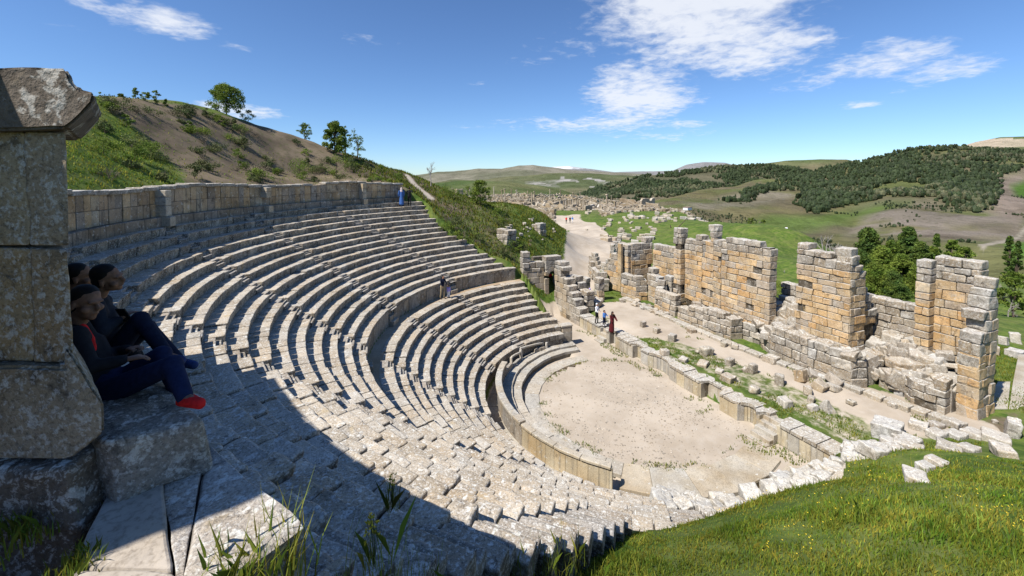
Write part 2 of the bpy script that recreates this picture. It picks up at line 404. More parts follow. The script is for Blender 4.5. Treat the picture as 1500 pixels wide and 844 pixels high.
def W(pts, z): return [tuple(P(a, b, z)[:2]) for a, b in pts]
# cover, in plan: (channel, polygon, softness)
COVER = []
def cov(ch, poly, w=.4, v=1.0): COVER.append((ch, poly, w, v))
circ = [pol(8.3, a) for a in range(84, 290, 8)] + [(4.6, -8.3), (4.6, 16), (.6, 16)]
cov(0, circ, .2)
cov(0, W([(870, 445), (930, 440), (1000, 478), (1150, 533), (1250, 562), (1400, 596), (1480, 640), (1340, 640), (1300, 622), (1240, 600), (1110, 545), (990, 500), (900, 490), (880, 470)], 1.0), .45)
cov(0, W([(822, 425), (868, 430), (875, 400), (905, 366), (930, 362), (905, 350), (872, 330), (838, 322), (832, 345), (828, 380)], 1.1), .5)
cov(0, W([(800, 318), (850, 318), (850, 332), (826, 336)], 1.1), 1.2)
cov(1, [tuple(D(a, b, c)[:2]) for a, b, c in [(580, 250, 50), (604, 252, 52), (645, 288, 45), (705, 291, 52), (690, 302, 46), (660, 330, 38), (625, 300, 41), (600, 290, 43)]], .8)
cov(0, [tuple(D(a, b, c)[:2]) for a, b, c in [(590, 247, 52), (599, 247, 53), (638, 289, 45), (626, 291, 44)]], .35, .8)
cov(1, [tuple(D(a, b, c)[:2]) for a, b, c in [(150, 135, 30), (230, 150, 34), (420, 185, 47), (640, 262, 56), (640, 290, 46), (580, 266, 38), (521, 268, 34.5), (430, 272, 29), (357, 272, 25), (270, 274, 20.5), (268, 230, 25), (230, 195, 27), (165, 165, 27)]], 1.0)
cov(1, [tuple(D(a, b, c)[:2]) for a, b, c in [(100, 120, 27), (280, 130, 38), (420, 170, 50), (640, 250, 62), (600, 240, 80), (300, 100, 70), (50, 90, 50)]], 2, .8)
cov(1, W([(700, 292), (1010, 292), (1000, 320), (860, 345), (800, 320)], -1.5), 25, .62)
cov(1, [(-2, 14), (1, 14), (9, 36), (0, 44), (-10, 26)], 1.5, .5)
cov(1, [(-18, -15), (-15.5, -15), (-14, -16.2), (-15.8, -19), (-20, -18)], .4, .9)
cov(1, [(-14, -15), (-4, -9), (4.6, -10), (14, -12), (14, -18), (0, -22), (-14, -19)], 1.5, .26)
cov(1, [pol(5.3, a) for a in range(200, 340, 10)] + [pol(2.5, a) for a in range(330, 190, -10)], .8, .27)
cov(0, W([(905, 497), (1010, 497), (1130, 545), (1250, 590), (1330, 625), (1250, 650), (1100, 580), (950, 505)], 1.0), .5, .47)
cov(1, W([(1440, 610), (1500, 600), (1500, 640), (1400, 645)], 1.1), .5, .7)
def cover(x, y, z):
    C = np.zeros((len(x), 3))
    for ch, poly, w, v in COVER:
        b = np.array(poly); k = (x > b[:, 0].min() - w * 2) & (x < b[:, 0].max() + w * 2) & (y > b[:, 1].min() - w * 2) & (y < b[:, 1].max() + w * 2)
        if k.any(): C[k, ch] = np.maximum(C[k, ch], soft_poly(x[k], y[k], poly, w) * v)
    return C
# one sheet of ground, finer close to the viewpoint, out to the rim of the valley
ths = np.concatenate([np.arange(-70, 66, .22), np.linspace(66, 290, 50)[:-1]])
rs = [0.6]
while rs[-1] < 640: rs.append(rs[-1] * 1.0125 + .05)
rs = np.array(rs)
TH, RR = np.meshgrid(np.radians(ths) + YAW, rs)
gx = CAM[0] - 1.5 * FH[0] + RR * np.sin(TH); gy = CAM[1] - 1.5 * FH[1] + RR * np.cos(TH)
gxf, gyf = gx.ravel(), gy.ravel(); gz = terr(gxf, gyf)
nr, na = gx.shape
ii = np.arange(nr - 1)[:, None] * na + np.arange(na)[None, :]; jj = np.arange(nr - 1)[:, None] * na + (np.arange(na)[None, :] + 1) % na
Fg = np.stack([ii, ii + na, jj + na, jj], -1).reshape(-1, 4)[:, ::-1]
g = MB(); g.add(np.stack([gxf, gyf, gz], 1), Fg, cover(gxf, gyf, gz))
tag(g.build('ground', M['ground'], smooth=True), kind='structure')
# ------------------------------------------------------------------ far hills: each a real slope from foot to crest
def lerp_pts(pts, x): return np.interp(x, [p[0] for p in pts], [p[1] for p in pts])
def ridge(name, crest, foot, dc, df, colf, nx=260, nt=44, amp=1.0, back=True, kind='structure'):
    """crest/foot: (bearing px, height px) of the skyline and the foot line; dc/df distance of crest and foot"""
    xs = np.linspace(crest[0][0], crest[-1][0], nx); V = []; Q = []
    T = np.linspace(0, 1.35 if back else 1, nt)
    for t in T:
        cy_ = lerp_pts(crest, xs); fy = lerp_pts(foot, xs)
        tt = min(t, 1)
        py = fy + (cy_ - fy) * tt
        dcx = dc if np.isscalar(dc) else lerp_pts(dc, xs); dfx = df if np.isscalar(df) else lerp_pts(df, xs)
        dep = dfx * (dcx / dfx) ** (tt ** .9) if t <= 1 else dcx * (1 + (t - 1) * .8)
        if t > 1: py = cy_
        d = np.array([ray(a, b) for a, b in zip(xs, py)]); k = dep / (d @ FH)
        q = CAM + d * k[:, None]
        if t > 1: q[:, 2] -= (t - 1) * dcx * .35
        V.append(q); Q.append(np.stack([xs, py], 1))
    V = np.concatenate(V); Q = np.concatenate(Q)
    size = (dc if np.isscalar(dc) else np.mean([q[1] for q in dc]))
    n = fbm(V * np.array([1, 1, .3]), 9 / size, 5, 21)
    V[:, 2] += n * size * .006 * amp
    nn = len(T); ii = np.arange(nn - 1)[:, None] * nx + np.arange(nx - 1)[None, :]
    F = np.stack([ii, ii + 1, ii + nx + 1, ii + nx], -1).reshape(-1, 4)
    mb = MB(); mb.add(V, F, colf(Q[:, 0], Q[:, 1], V)); o = mb.build(name, M['hill'], smooth=True)
    tag(o, kind=kind); return V, Q
def mixc(a, b, f): return np.array(a) * (1 - f[:, None]) + np.array(b) * f[:, None]
def nz_(V, s, k=3): return np.clip(fbm(V * np.array([1, 1, .2]), s, 4, k) * 1.6 + .5, 0, 1)
def c_snow(x, y, V):
    return mixc((.26, .25, .25), (.85, .87, .9), np.clip(np.clip(1 - abs(x - 833) / 42, 0, 1) * 3 * (y < 247) * nz_(V, .0006), 0, 1))
ridge('mountain', [(560, 262), (640, 252), (720, 247), (790, 246), (812, 243.5), (835, 242.5), (862, 246), (900, 251), (985, 249), (1005, 240), (1030, 236), (1062, 237), (1085, 243), (1120, 249), (1180, 252)],
      [(560, 275), (1180, 275)], 15000, 9000, c_snow, amp=.4)
def c_mt(x, y, V):
    c = mixc((.15, .15, .10), (.23, .21, .16), nz_(V, .0012)); c = mixc(c, (.33, .30, .25), np.clip((252 - y) / 8, 0, 1) * nz_(V, .003, 5) * (abs(x - 775) < 90))
    return c
ridge('mountain', [(540, 262), (600, 257), (640, 250), (665, 250), (700, 245), (735, 246), (760, 241), (780, 240), (800, 243), (840, 248), (900, 251), (960, 254), (1000, 250), (1040, 258)], [(540, 292), (1040, 292)], 5200, 2800, c_mt, amp=.8)
def c_scar(x, y, V):
    s = soft_poly(x, y, [(770, 268), (800, 259), (860, 256), (930, 258), (925, 268), (870, 280), (845, 279), (810, 272), (780, 272)], 2.5) * (nz_(V, .006, 9) > .5)
    c = mixc((.10, .12, .055), (.17, .16, .09), nz_(V, .003)); return mixc(c, (.40, .37, .345), s * np.clip(nz_(V, .01, 29) * 1.5, .2, 1))
ridge('hill', [(540, 285), (600, 272), (660, 262), (700, 262), (740, 258), (800, 253), (860, 252), (930, 256), (990, 262), (1040, 270)], [(540, 300), (1040, 300)], 2900, 1500, c_scar, amp=1.0)
def c_green(x, y, V): return mixc((.085, .12, .04), (.16, .16, .075), nz_(V, .006))
ridge('hill', [(480, 300), (560, 278), (620, 268), (680, 263), (740, 265), (790, 270), (830, 279), (870, 292)], [(480, 315), (870, 315)], 1600, 800, c_green, amp=.8)
ridge('hill', [(1060, 262), (1110, 240), (1150, 235), (1200, 232), (1240, 233), (1300, 245), (1340, 262)], [(1060, 275), (1340, 275)], 2300, 1700, lambda x, y, V: mixc((.09, .13, .045), (.20, .17, .10), nz_(V, .005)), amp=.5)
ridge('hill', [(1290, 240), (1370, 216), (1410, 213), (1430, 207), (1465, 200), (1500, 199), (1600, 192), (1700, 200)], [(1290, 260), (1700, 260)], 2000, 1300, lambda x, y, V: mixc(mixc((.10, .13, .05), (.22, .18, .11), nz_(V, .005)), (.46, .38, .28), ((y < 215) & (y > 203) & (x > 1415)) * 1.0), amp=.3)
def c_f1(x, y, V): return mixc(mixc((.10, .10, .06), (.15, .13, .085), nz_(V, .01)), (.05, .055, .03), 0 * x)
V1, Q1 = ridge('hill', [(740, 296), (800, 293), (850, 280), (900, 268), (950, 256), (1000, 250), (1060, 243), (1120, 242), (1180, 250), (1230, 262)], [(740, 305), (900, 302), (1230, 330)], 1500, 900, c_f1, amp=.6)
FIELD = [(960, 300), (1010, 296), (1090, 300), (1170, 276), (1180, 284), (1150, 300), (1190, 322), (1060, 330), (960, 320)]
def c_main(x, y, V):
    c = mixc((.12, .135, .05), (.19, .165, .085), nz_(V, .012))
    br = soft_poly(x, y, [(1290, 300), (1370, 296), (1460, 305), (1510, 330), (1500, 360), (1440, 352), (1380, 362), (1300, 352), (1240, 346), (1250, 315)], 12) * np.clip(nz_(V, .03, 7) * 1.5, 0, 1)
    c = mixc(c, (.24, .20, .165), br); c = mixc(c, (.15, .12, .085), np.clip(nz_(V, .02, 33) * 2.2 - 1.2, 0, 1) * .7)
    c = mixc(c, (.23, .185, .15), soft_poly(x, y, [(1455, 260), (1500, 250), (1510, 300), (1490, 345), (1455, 305)], 10))
    c = mixc(c, (.23, .20, .15), soft_poly(x, y, [(1000, 300), (1090, 280), (1170, 276), (1178, 286), (1120, 305), (1040, 318)], 5) * nz_(V, .02, 4))
    c = mixc(c, (.09, .17, .03), soft_poly(x, y, [(1470, 365), (1520, 350), (1520, 385), (1480, 390)], 4))
    c = mixc(c, (.08, .15, .03), soft_poly(x, y, [(1480, 270), (1510, 262), (1510, 290), (1490, 285)], 5))
    c = mixc(c, (.11, .165, .04), soft_poly(x, y, [(1040, 335), (1130, 318), (1195, 322), (1290, 301), (1335, 298), (1280, 318), (1200, 338), (1110, 350)], 6) * .85)
    c = mixc(c, (.36, .31, .25), soft_poly(x, y, [(1432, 372), (1452, 358), (1478, 350), (1500, 335), (1502, 340), (1478, 357), (1458, 366), (1440, 378)], 1.5))
    return c
V2, Q2 = ridge('hill', [(900, 306), (960, 292), (1010, 280), (1060, 272), (1120, 262), (1170, 258), (1210, 248), (1250, 240), (1290, 232), (1330, 224), (1400, 218), (1450, 219), (1500, 222), (1560, 228), (1700, 250)],
               [(900, 330), (1000, 352), (1100, 400), (1250, 440), (1400, 440), (1700, 430)], [(900, 700), (1100, 900), (1250, 1000), (1700, 900)], [(900, 330), (1100, 190), (1300, 150), (1700, 150)], c_main, nx=420, nt=90, amp=2.0)
# ------------------------------------------------------------------ the cavea
SEATC = (.44, .385, .305)
def pb(mb, r0, r1, a0, a1, z0, z1, col, cr=.025, step=9.0, amp=.008, sc=2.0, c=(0, 0), under=0.0):
    a0, a1 = R_(a0), R_(a1); rm = (r0 + r1) / 2; am = (a0 + a1) / 2
    V, F = rbox((r1 - r0, rm * (a1 - a0), z1 - z0), cr, step)
    if under:                                   # moulded front: lower part of the riser set back
        k = (V[:, 0] < -(r1 - r0) * .3); f = np.clip(.5 - V[:, 2] / (z1 - z0), 0, 1); V[k, 0] += under * np.minimum(1, f[k] * 1.6)
    rr = rm + V[:, 0]; aa = am + V[:, 1] / rm
    Wd = np.stack([c[0] + rr * np.cos(aa), c[1] + rr * np.sin(aa), (z0 + z1) / 2 + V[:, 2]], 1)
    mb.add(rough(Wd, amp, sc), F, col)
def psolid(mb, r0, r1, a0, a1, z0, z1, col=SEATC, c=(0, 0), seg=2.0):
    n = max(2, int((a1 - a0) / seg) + 1); A = np.radians(np.linspace(a0, a1, n))
    V = []
    for r, z in ((r0, z0), (r0, z1), (r1, z1), (r1, z0)):
        V.append(np.stack([c[0] + r * np.cos(A), c[1] + r * np.sin(A), A * 0 + z], 1))
    V = np.concatenate(V); F = []
    for k in range(3):
        i = np.arange(n - 1); F.append(np.stack([k * n + i, k * n + i + 1, (k + 1) * n + i + 1, (k + 1) * n + i], 1))
    F = [tuple(f) for f in np.concatenate(F)] + [(0, n, 2 * n, 3 * n), (n - 1, 4 * n - 1, 3 * n - 1, 2 * n - 1)]
    mb.add(V, F, col)
STU = [((20, 128), (14.5, 120)), ((20, 150), (14.5, 148.3)), ((20, 168.5), (14.5, 173)), ((20, 188.5), (14.5, 201)), ((20, 222.4), (14.5, 227.3))]
STL = [((13, 121), (8.5, 113.5)), ((13, 146), (8.5, 140)), ((13, 172), (8.5, 178)), ((13, 203), (8.5, 208)), ((13, 236), (8.5, 240))]
def sang(s, r): return s[0][1] + (s[1][1] - s[0][1]) * (s[0][0] - r) / (s[0][0] - s[1][0])
def detail(r, a, z):
    d = math.dist((r * math.cos(R_(a)), r * math.sin(R_(a)), z), CAM)
    if d < 6.5: return .05, .034, 3.2
    if d < 9: return .085, .028, 2.6
    if d < 13: return .15, .022, 2.2
    if d < 20: return .3, .016, 2
    return 9.0, .012, 2
FL = {}
def seat_row(root, r, z, stairs, deep=.4, mat='seat', th=RI + .03, depth=TR + .06, lo=None, hi=None, name='seat_row'):
    mb = MB(); ns = 0
    A0 = far_end(r) if lo is None else lo; A1 = near_end(r) if hi is None else hi
    A0 += random.uniform(-.6, .9)
    w = .78 / r * 57.3
    cuts = sorted(sang(s, r) for s in stairs)
    edges = [A0]
    segs = []
    for c in cuts:
        w = (1.0 if c > 221 else .78) / r * 57.3
        if c - w / 2 > A0 and c + w / 2 < A1 + .2: segs.append((edges[-1], c - w / 2)); edges.append(c + w / 2)
    segs.append((edges[-1], A1))
    for c in cuts:                              # two low steps in each stairway
        w = (1.0 if c > 221 else .78) / r * 57.3
        if not (c - w / 2 > A0 and c + w / 2 < A1 + .2): continue
        stp, am, sc = detail(r, c, z); st = FL.setdefault((root.name, round(cuts.index(c))), (MB(), root))[0]
        pb(st, r - .02, r + TR * .5, c - w / 2 + .05, c + w / 2 - .05, z - th, z - RI * .52, tint((.34, .30, .25)), .04, min(stp, 9), am * .9, sc); ns += 1
        pb(st, r + TR * .42, r + depth, c - w / 2 + .05, c + w / 2 - .05, z - th, z - .01, tint((.34, .30, .25)), .03, min(stp, 9), am * .7, sc)
    for a, b in segs:
        while a < b - .3:
            L = random.uniform(.42, .95) / r * 57.3
            if b - a - L < .35 / r * 57.3: L = b - a
            m = a + L / 2; stp, am, sc = detail(r, m, z)
            worn = (m > 196)
            jr = random.gauss(0, .010 if not worn else .022); jz = random.gauss(0, .008 if not worn else .020)
            g = .012 / r * 57.3
            col = tint(SEATC, .14, .05) if not worn else tint((.47, .415, .335), .13, .04)
            if random.random() < .03: jz -= random.uniform(.02, .07); jr += random.uniform(.02, .06)
            pb(mb, r + jr, r + depth + .05, a + g, a + L - g, z - th, z + jz, col, .055 if worn else .032, stp, am * (1.45 if worn else 1.15), sc, under=.05)
            a += L
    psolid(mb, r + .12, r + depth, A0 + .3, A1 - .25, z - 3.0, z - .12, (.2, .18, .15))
    o = part(mb, name, M['seatnear' if mat == 'near' else mat], root, smooth=False)
    return o
up = thing('upper_seating_tier', (-18, 0, ZP), 'upper bank of curved weathered stone seat rows sweeping below the high back wall', 'seating tier')
for i in range(16):
    r = RP + i * TR; z = ZP + i * RI
    seat_row(up, r, z, STU, depth=(TR + .06 if i < 15 else 1.05), th=(RI + .03 if i else .22), mat='near' if i > 99 else 'seat')
# podium below the lowest row
pm = MB(); a = far_end(RP) + .3
while a < near_end(RP) - 3:
    L = random.uniform(.5, .85) / RP * 57.3
    if not any(abs(sang(s, RP) - a - L / 2) < 1.2 for s in STU[:4]):
        pb(pm, RP + .05 + random.gauss(0, .01), RP + .6, a + .04, a + L - .04, Z1 - .1, ZP - .2, tint((.36, .32, .26), .15), .02, .4 if a > 180 else 9, .012)
    else:                                        # steep little steps up from the walkway
        for k in range(3): pb(pm, RP - .25 + .2 * k, RP + .6, a + .04, a + L - .04, Z1 - .1, Z1 + .27 * (k + 1), tint(SEATC), .02)
    a += L
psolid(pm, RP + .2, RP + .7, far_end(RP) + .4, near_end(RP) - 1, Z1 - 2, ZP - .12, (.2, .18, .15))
part(pm, 'podium_wall', M['wallshade'], up)

lowt = thing('lower_seating_tier', (-10, 0, Z9), 'lower bank of nine curved stone seat rows around the orchestra', 'seating tier')
for j in range(9):
    r = R1 - j * TR; z = Z1 - j * RI
    seat_row(lowt, r, z, STL, depth=TR + .05)
for (mbf, rt) in FL.values(): part(mbf, 'stairway', M['seat'], rt)
wk = MB(); psolid(wk, R1 + TR - .02, RP + .12, 92, 231, Z1 - 2, Z1 - .02, (.46, .37, .27)); part(wk, 'curved_walkway', M['pave'], lowt)
# narrow passage, low curved steps and the rim of the orchestra
CS = (.6, 1.0); CB = (.5, .6); CR = (.5, .3)
os_ = thing('orchestra_steps', (-6, 0, 0), 'three broad low curved steps ringing the sandy orchestra floor', 'steps')
def ring(root, name, r0, r1, a0, a1, z, c, L0=.9, L1=1.5, col=(.46, .42, .35), mat='pave', th=.2, rag=0):
    mb = MB(); a = a0
    while a < a1:
        L = random.uniform(L0, L1) / r0 * 57.3
        if a + L > a1 - 2: L = a1 - a
        pb(mb, r0 + random.gauss(0, .012), r1 + random.uniform(-1, 1) * rag, a + .06, a + L - .06, z - th, z + random.gauss(0, .008), tint(col, .1), .02, 9, .008, c=c); a += L
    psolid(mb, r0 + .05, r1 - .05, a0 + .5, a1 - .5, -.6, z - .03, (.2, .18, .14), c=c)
    return part(mb, name, M[mat], root)
ring(os_, 'step', 5.6, 6.45, 84, 224, .035, CR, mat='stage')
ring(os_, 'step', 6.4, 7.0, 84, 209, .20, CS, mat='stage')
ring(os_, 'step', 6.95, 7.62, 84, 205, .36, CS, mat='stage')
ring(os_, 'ring_paving', 5.6, 7.2, 224, 291, .05, CR, 1.0, 1.8, mat='pave', rag=.1)
ring(os_, 'passage_floor', 7.7, 8.6, 84, 290, .06, CB, 1.0, 1.6, mat='pave')
# the parapet round the passage: near part whole, far part broken
bn = thing('curved_parapet', (-6.3, -2.8, 0), 'freestanding curved slab parapet, whole and honey stained, beside the orchestra floor', 'parapet')
mb = MB(); cp = MB(); a = 186
while a < 223.5:
    L = min(random.uniform(.42, .6) / 7.7 * 57.3, 224 - a)
    pb(mb, 7.66, 7.86, a + .03, a + L - .03, -.05, 1.04, tint((.50, .42, .29), .08, .04), .012, 9, .004, c=CB)
    a += L
for a in np.arange(186, 223, 9.4): pb(cp, 7.60, 7.93, a + .05, min(a + 9.4, 224) - .05, 1.0, 1.13, tint((.47, .43, .35)), .04, .3, .01, c=CB)
part(mb, 'slab', M['stage'], bn); part(cp, 'rounded_coping', M['stage'], bn)
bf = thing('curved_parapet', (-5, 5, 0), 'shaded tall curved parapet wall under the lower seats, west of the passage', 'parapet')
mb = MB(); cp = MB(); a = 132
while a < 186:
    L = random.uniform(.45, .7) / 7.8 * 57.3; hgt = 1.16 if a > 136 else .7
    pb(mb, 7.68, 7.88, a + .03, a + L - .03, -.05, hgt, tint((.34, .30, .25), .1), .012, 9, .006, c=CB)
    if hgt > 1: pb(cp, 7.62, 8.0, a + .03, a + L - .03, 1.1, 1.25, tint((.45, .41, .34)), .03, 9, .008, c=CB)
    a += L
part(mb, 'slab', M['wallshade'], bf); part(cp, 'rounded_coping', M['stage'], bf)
br = thing('broken_parapet', (-1.5, 8, 0), 'broken parapet of leaning white slabs and posts at the far end of the lower seats', 'parapet')
for a0, a1, h0, h1, ln in [(122, 131, .5, 0, 0), (112, 121, .35, 0, 0), (103, 110, .55, .1, 0)]:
    mb = MB(); pb(mb, 7.7, 7.88, a0, a1, .0, h0, tint((.42, .38, .32)), .05, .15, .05, 3, c=CB); part(mb, 'broken_slab', M['stage'], br)
for a0, h in [(131.5, .95), (121.5, .95), (101.5, .7)]:
    mb = MB(); x, y = CB[0] + 7.8 * math.cos(R_(a0)), CB[1] + 7.8 * math.sin(R_(a0)); block(mb, (x, y, h / 2 + .1), (.16, .16, h), R_(a0), .05, .05, (.58, .55, .5), .03, .2, .02); part(mb, 'post', M['stage'], br)
for a0, a1 in [(122, 131), (103, 121)]:
    mb = MB(); am = R_((a0 + a1) / 2); L = R_(a1 - a0) * 7.8
    block(mb, (CB[0] + 7.8 * math.cos(am), CB[1] + 7.8 * math.sin(am), .95), (.12, L, .12), am, .12, 0, (.60, .57, .5), .03, .3, .015); part(mb, 'fallen_rail', M['stage'], br)
pr = thing('stone_pier', (1.0, 8.6, 0), 'tall square pier of stacked blocks ending the lower seat rows', 'pier')
mb = MB()
for k in range(3): block(mb, (1.05, 8.95, .42 + .42 * k), (.8, .55, .42), R_(-5), 0, 0, tint((.40, .35, .28)), .02, .3, .012)
part(mb, 'shaft', M['wallshade'], pr); mb = MB(); block(mb, (1.0, 8.95, 1.56), (.95, .62, .12), R_(-5), 0, 0, (.5, .46, .39), .02, .3, .01); part(mb, 'capping_slab', M['stage'], pr)

# ------------------------------------------------------------------ back wall of the theatre
bw = thing('back_wall', (-23, 0, ZT), 'long curved back wall of streaked orthostat slabs with coping behind the top seats', 'wall')
mb = MB(); cp = MB(); pl = MB(); a = 113.0
def wtop(a): return ZWALL + .10 * math.sin(a * .21)
while a < 207:
    for k in range(2): pass
    L = random.uniform(.38, .62) / 23.4 * 57.3; zt = wtop(a); zb = ZT + .45; zm = zb + (zt - .16 - zb) * .5
    near = .35 if a > 150 else 9
    c1 = random.choice([(.48, .37, .24), (.50, .43, .32), (.42, .34, .25), (.54, .42, .27), (.36, .31, .25)])
    pb(mb, 23.42 + random.gauss(0, .012), 23.9, a + .02, a + L - .02, zm + .008, zt - .15, tint(c1, .15), .015, near, .008)
    pb(mb, 23.42 + random.gauss(0, .012), 23.9, a + .02, a + L - .02, zb, zm - .008, tint(c1, .18), .015, near, .008)
    a += L
a = 113.0
while a < 207:
    L = random.uniform(.7, 1.3) / 23.3 * 57.3; zt = wtop(a + L / 2) + random.gauss(0, .01)
    if not (132.0 < a < 133.5 or 121 < a < 121.5):
        pb(cp, 23.28, 24.0, a + .03, a + L - .03, zt - .16, zt + .02, tint((.38, .35, .30)), .05, .3, .02)
    a += L
a = 113.0
while a < 207:
    L = random.uniform(.8, 1.4) / 23.2 * 57.3
    pb(pl, 23.16, 23.5, a + .03, a + L - .03, ZT - .05, ZT + .44, tint((.30, .26, .21)), .03, .35 if a > 150 else 9, .02)
    a += L
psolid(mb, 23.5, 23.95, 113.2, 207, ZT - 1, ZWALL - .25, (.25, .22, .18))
part(mb, 'orthostat_slab', M['wallshade'], bw); part(cp, 'coping', M['cap'], bw); part(pl, 'plinth', M['wallshade'], bw)
for px in (236, 388, 531):
    best = min(np.arange(113, 207, .1), key=lambda t: abs(proj(np.array([23.3 * math.cos(R_(t)), 23.3 * math.sin(R_(t)), 11.5]))[0] - px))
    mb = MB(); w_ = .21 / 23.2 * 57.3
    for z0, z1, rr in ((ZT, ZT + .45, 22.82), (ZT + .45, ZT + .95, 22.98), (ZT + .95, ZT + 1.35, 22.98), (ZT + 1.35, wtop(best) - .14, 22.96)):
        if px == 388 and z0 < ZT + .5 and z0 > ZT + .1: continue
        pb(mb, rr, 23.5, best - w_, best + w_, z0 + .005, z1 - .005, tint((.50, .44, .34), .06), .03, .2, .015)
    part(mb, 'pilaster', M['orange'], bw)

# ------------------------------------------------------------------ high gate wall at the left, its jamb in view
def lp(lat, dep): q = CAM + RT * lat + FH * dep; return (q[0], q[1])
gw = thing('gate_wall', (*lp(-3.2, 2.4), 10.9), 'tall dark jamb of the ruined gateway with a crusted cornice, at the left edge', 'wall')
def hull_block(mb, foot, z0, z1, col, cr=.03, step=.05, amp=.012, sc=4, seed=0):
    """block on a four-cornered plan: corners a,b,c,d (a-b is the front)"""
    f = np.array(foot, float)
    L = np.linalg.norm(f[1] - f[0]); Wd = np.linalg.norm(f[3] - f[0]); H = z1 - z0
    V, F = rbox((L, Wd, H), cr, step)
    u = V[:, 0] / L + .5; v = V[:, 1] / Wd + .5
    XY = (f[0] * ((1 - u) * (1 - v))[:, None] + f[1] * (u * (1 - v))[:, None] + f[2] * (u * v)[:, None] + f[3] * ((1 - u) * v)[:, None])
    V = np.stack([XY[:, 0], XY[:, 1], (z0 + z1) / 2 + V[:, 2]], 1)
    mb.add(rough(V, amp, sc, seed), F, col)
def quad(l0, l1, d0, d1, shift=0): return [lp(l0, d0), lp(l1, d0), lp(l1 - shift, d1), lp(l0 - shift, d1)]
zc = lambda py, d=2.2: 12.8267 - (py - 261.4) / 608 * d
mb = MB()
for (l0, l1, dd) in ((-2.565, -2.36, 0.0), (-2.80, -2.575, .01), (-3.3, -2.81, .0)):
    for py0, py1 in ((192, 362), (364, 536)):
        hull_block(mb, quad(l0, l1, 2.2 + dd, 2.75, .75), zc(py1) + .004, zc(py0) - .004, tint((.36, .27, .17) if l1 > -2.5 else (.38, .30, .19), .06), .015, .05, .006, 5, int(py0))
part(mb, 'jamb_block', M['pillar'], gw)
mb = MB()
prof = [(153, 592), (153, 637), (125, 655), (103, 672), (-60, 676), (-60, 538), (97, 538), (98, 512), (108, 520)]
def slab_from_px(mb, pts, dep, thick, col, shift=0.0, rnd=.0, sub=None):
    A = [D(px, py, dep) for px, py in pts]; B = [q + FH * thick - RT * shift for q in A]
    A = np.array(A); B = np.array(B); n = len(A)
    V = np.concatenate([A, B]); F = [tuple(range(n)), tuple(range(2 * n - 1, n - 1, -1))] + [(i, i + n, (i + 1) % n + n, (i + 1) % n) for i in range(n)]
    bm = bmesh.new(); vs = [bm.verts.new(v) for v in V]; fs = [bm.faces.new([vs[i] for i in f]) for f in F]
    bmesh.ops.recalc_face_normals(bm, faces=bm.faces)
    bmesh.ops.bevel(bm, geom=list(bm.edges), offset=.015, segments=2, affect='EDGES')
    bmesh.ops.triangulate(bm, faces=bm.faces)
    for _ in range(3): bmesh.ops.subdivide_edges(bm, edges=[e for e in bm.edges if e.calc_length() > .07], cuts=1)
    bmesh.ops.triangulate(bm, faces=bm.faces)
    bm.verts.index_update(); V = np.array([v.co[:] for v in bm.verts]); F = [tuple(v.index for v in f.verts) for f in bm.faces]; bm.free()
    mb.add(rough(V, .008, 5, 3), F, col)
import bmesh
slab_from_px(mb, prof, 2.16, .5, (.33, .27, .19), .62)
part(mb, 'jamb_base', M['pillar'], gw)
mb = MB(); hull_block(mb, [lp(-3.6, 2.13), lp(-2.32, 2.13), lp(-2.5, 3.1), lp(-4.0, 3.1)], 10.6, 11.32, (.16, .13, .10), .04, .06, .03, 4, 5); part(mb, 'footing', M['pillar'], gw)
mb = MB()
prof = [(-70, 97), (94, 98), (101, 117), (113, 129), (138, 135), (134, 150), (118, 168), (103, 182), (94, 189), (-70, 193)]
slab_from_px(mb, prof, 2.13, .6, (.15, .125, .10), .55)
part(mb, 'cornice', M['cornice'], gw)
mb = MB()                                        # the rest of the wall runs on behind, out of the picture
for a in np.arange(196, 219.5, 2.3):
    for k in range(8): pb(mb, 22.9 + random.gauss(0, .01), 23.9, a, a + 2.26, 10.6 + k * .42, 10.6 + (k + 1) * .42 - .01, tint((.28, .24, .18)), .02)
part(mb, 'wall_course', M['wallshade'], gw)
gs = thing('unseen_shade_wall', (-21, -15.5, 11), 'high unseen wall added beyond the gateway to throw shade over the threshold', 'wall')  # out of view, added and stepped in height to cast the shadow
mb = MB(); A_, B_ = np.array([-19.25, -16.33]), np.array([-21.6, -11.9])
for k in range(11):
    for s in range(6 if k < 8 else 2 if k < 9 else 1):
        c = A_ + (B_ - A_) * (s + .5) / 6; block(mb, (c[0], c[1] + .2, 10.8 + k * .45 + .22), (.82, .7, .44), R_(119.5), 0, 0, tint((.3, .26, .2)), .02)
part(mb, 'wall_course', M['wallshade'], gs)
# ------------------------------------------------------------------ threshold stones in front
bn2 = thing('threshold_bench', (*lp(-2.1, 2.7), 11.0), 'dark worn block used as a bench beside the seated youths', 'bench')
mb = MB(); Z = 11.35
f = [P(160, 652, Z), P(305, 606, Z), P(250, 556, Z), P(40, 575, Z)]
hull_block(mb, [q[:2] for q in f], 10.98, Z, (.26, .235, .20), .05, .05, .03, 3)
part(mb, 'seat_block', M['pillar'], bn2)
tag(bn2, 'dark worn block used as a bench beside the seated youths', 'bench')
def ground_slab(px, z, th, col, name, label, cat='slab', mat='pave', amp=.012, loc=None, cr=.03, step=.06, group=None):
    q = [P(a, b, z)[:2] for a, b in px]; c = np.mean(q, 0)
    mb = MB(); hull_block(mb, q, z - th, z, col, cr, step, amp, 3, len(label))
    o = mb.build(name, M[mat], None, False, loc=(c[0], c[1], z - th)); return tag(o, label, cat, group)
ground_slab([(105, 826), (254, 832), (232, 664), (165, 706)], 11.0, .5, (.46, .42, .37), 'paving_slab', 'smooth pale paving slab half in shadow before the jamb')
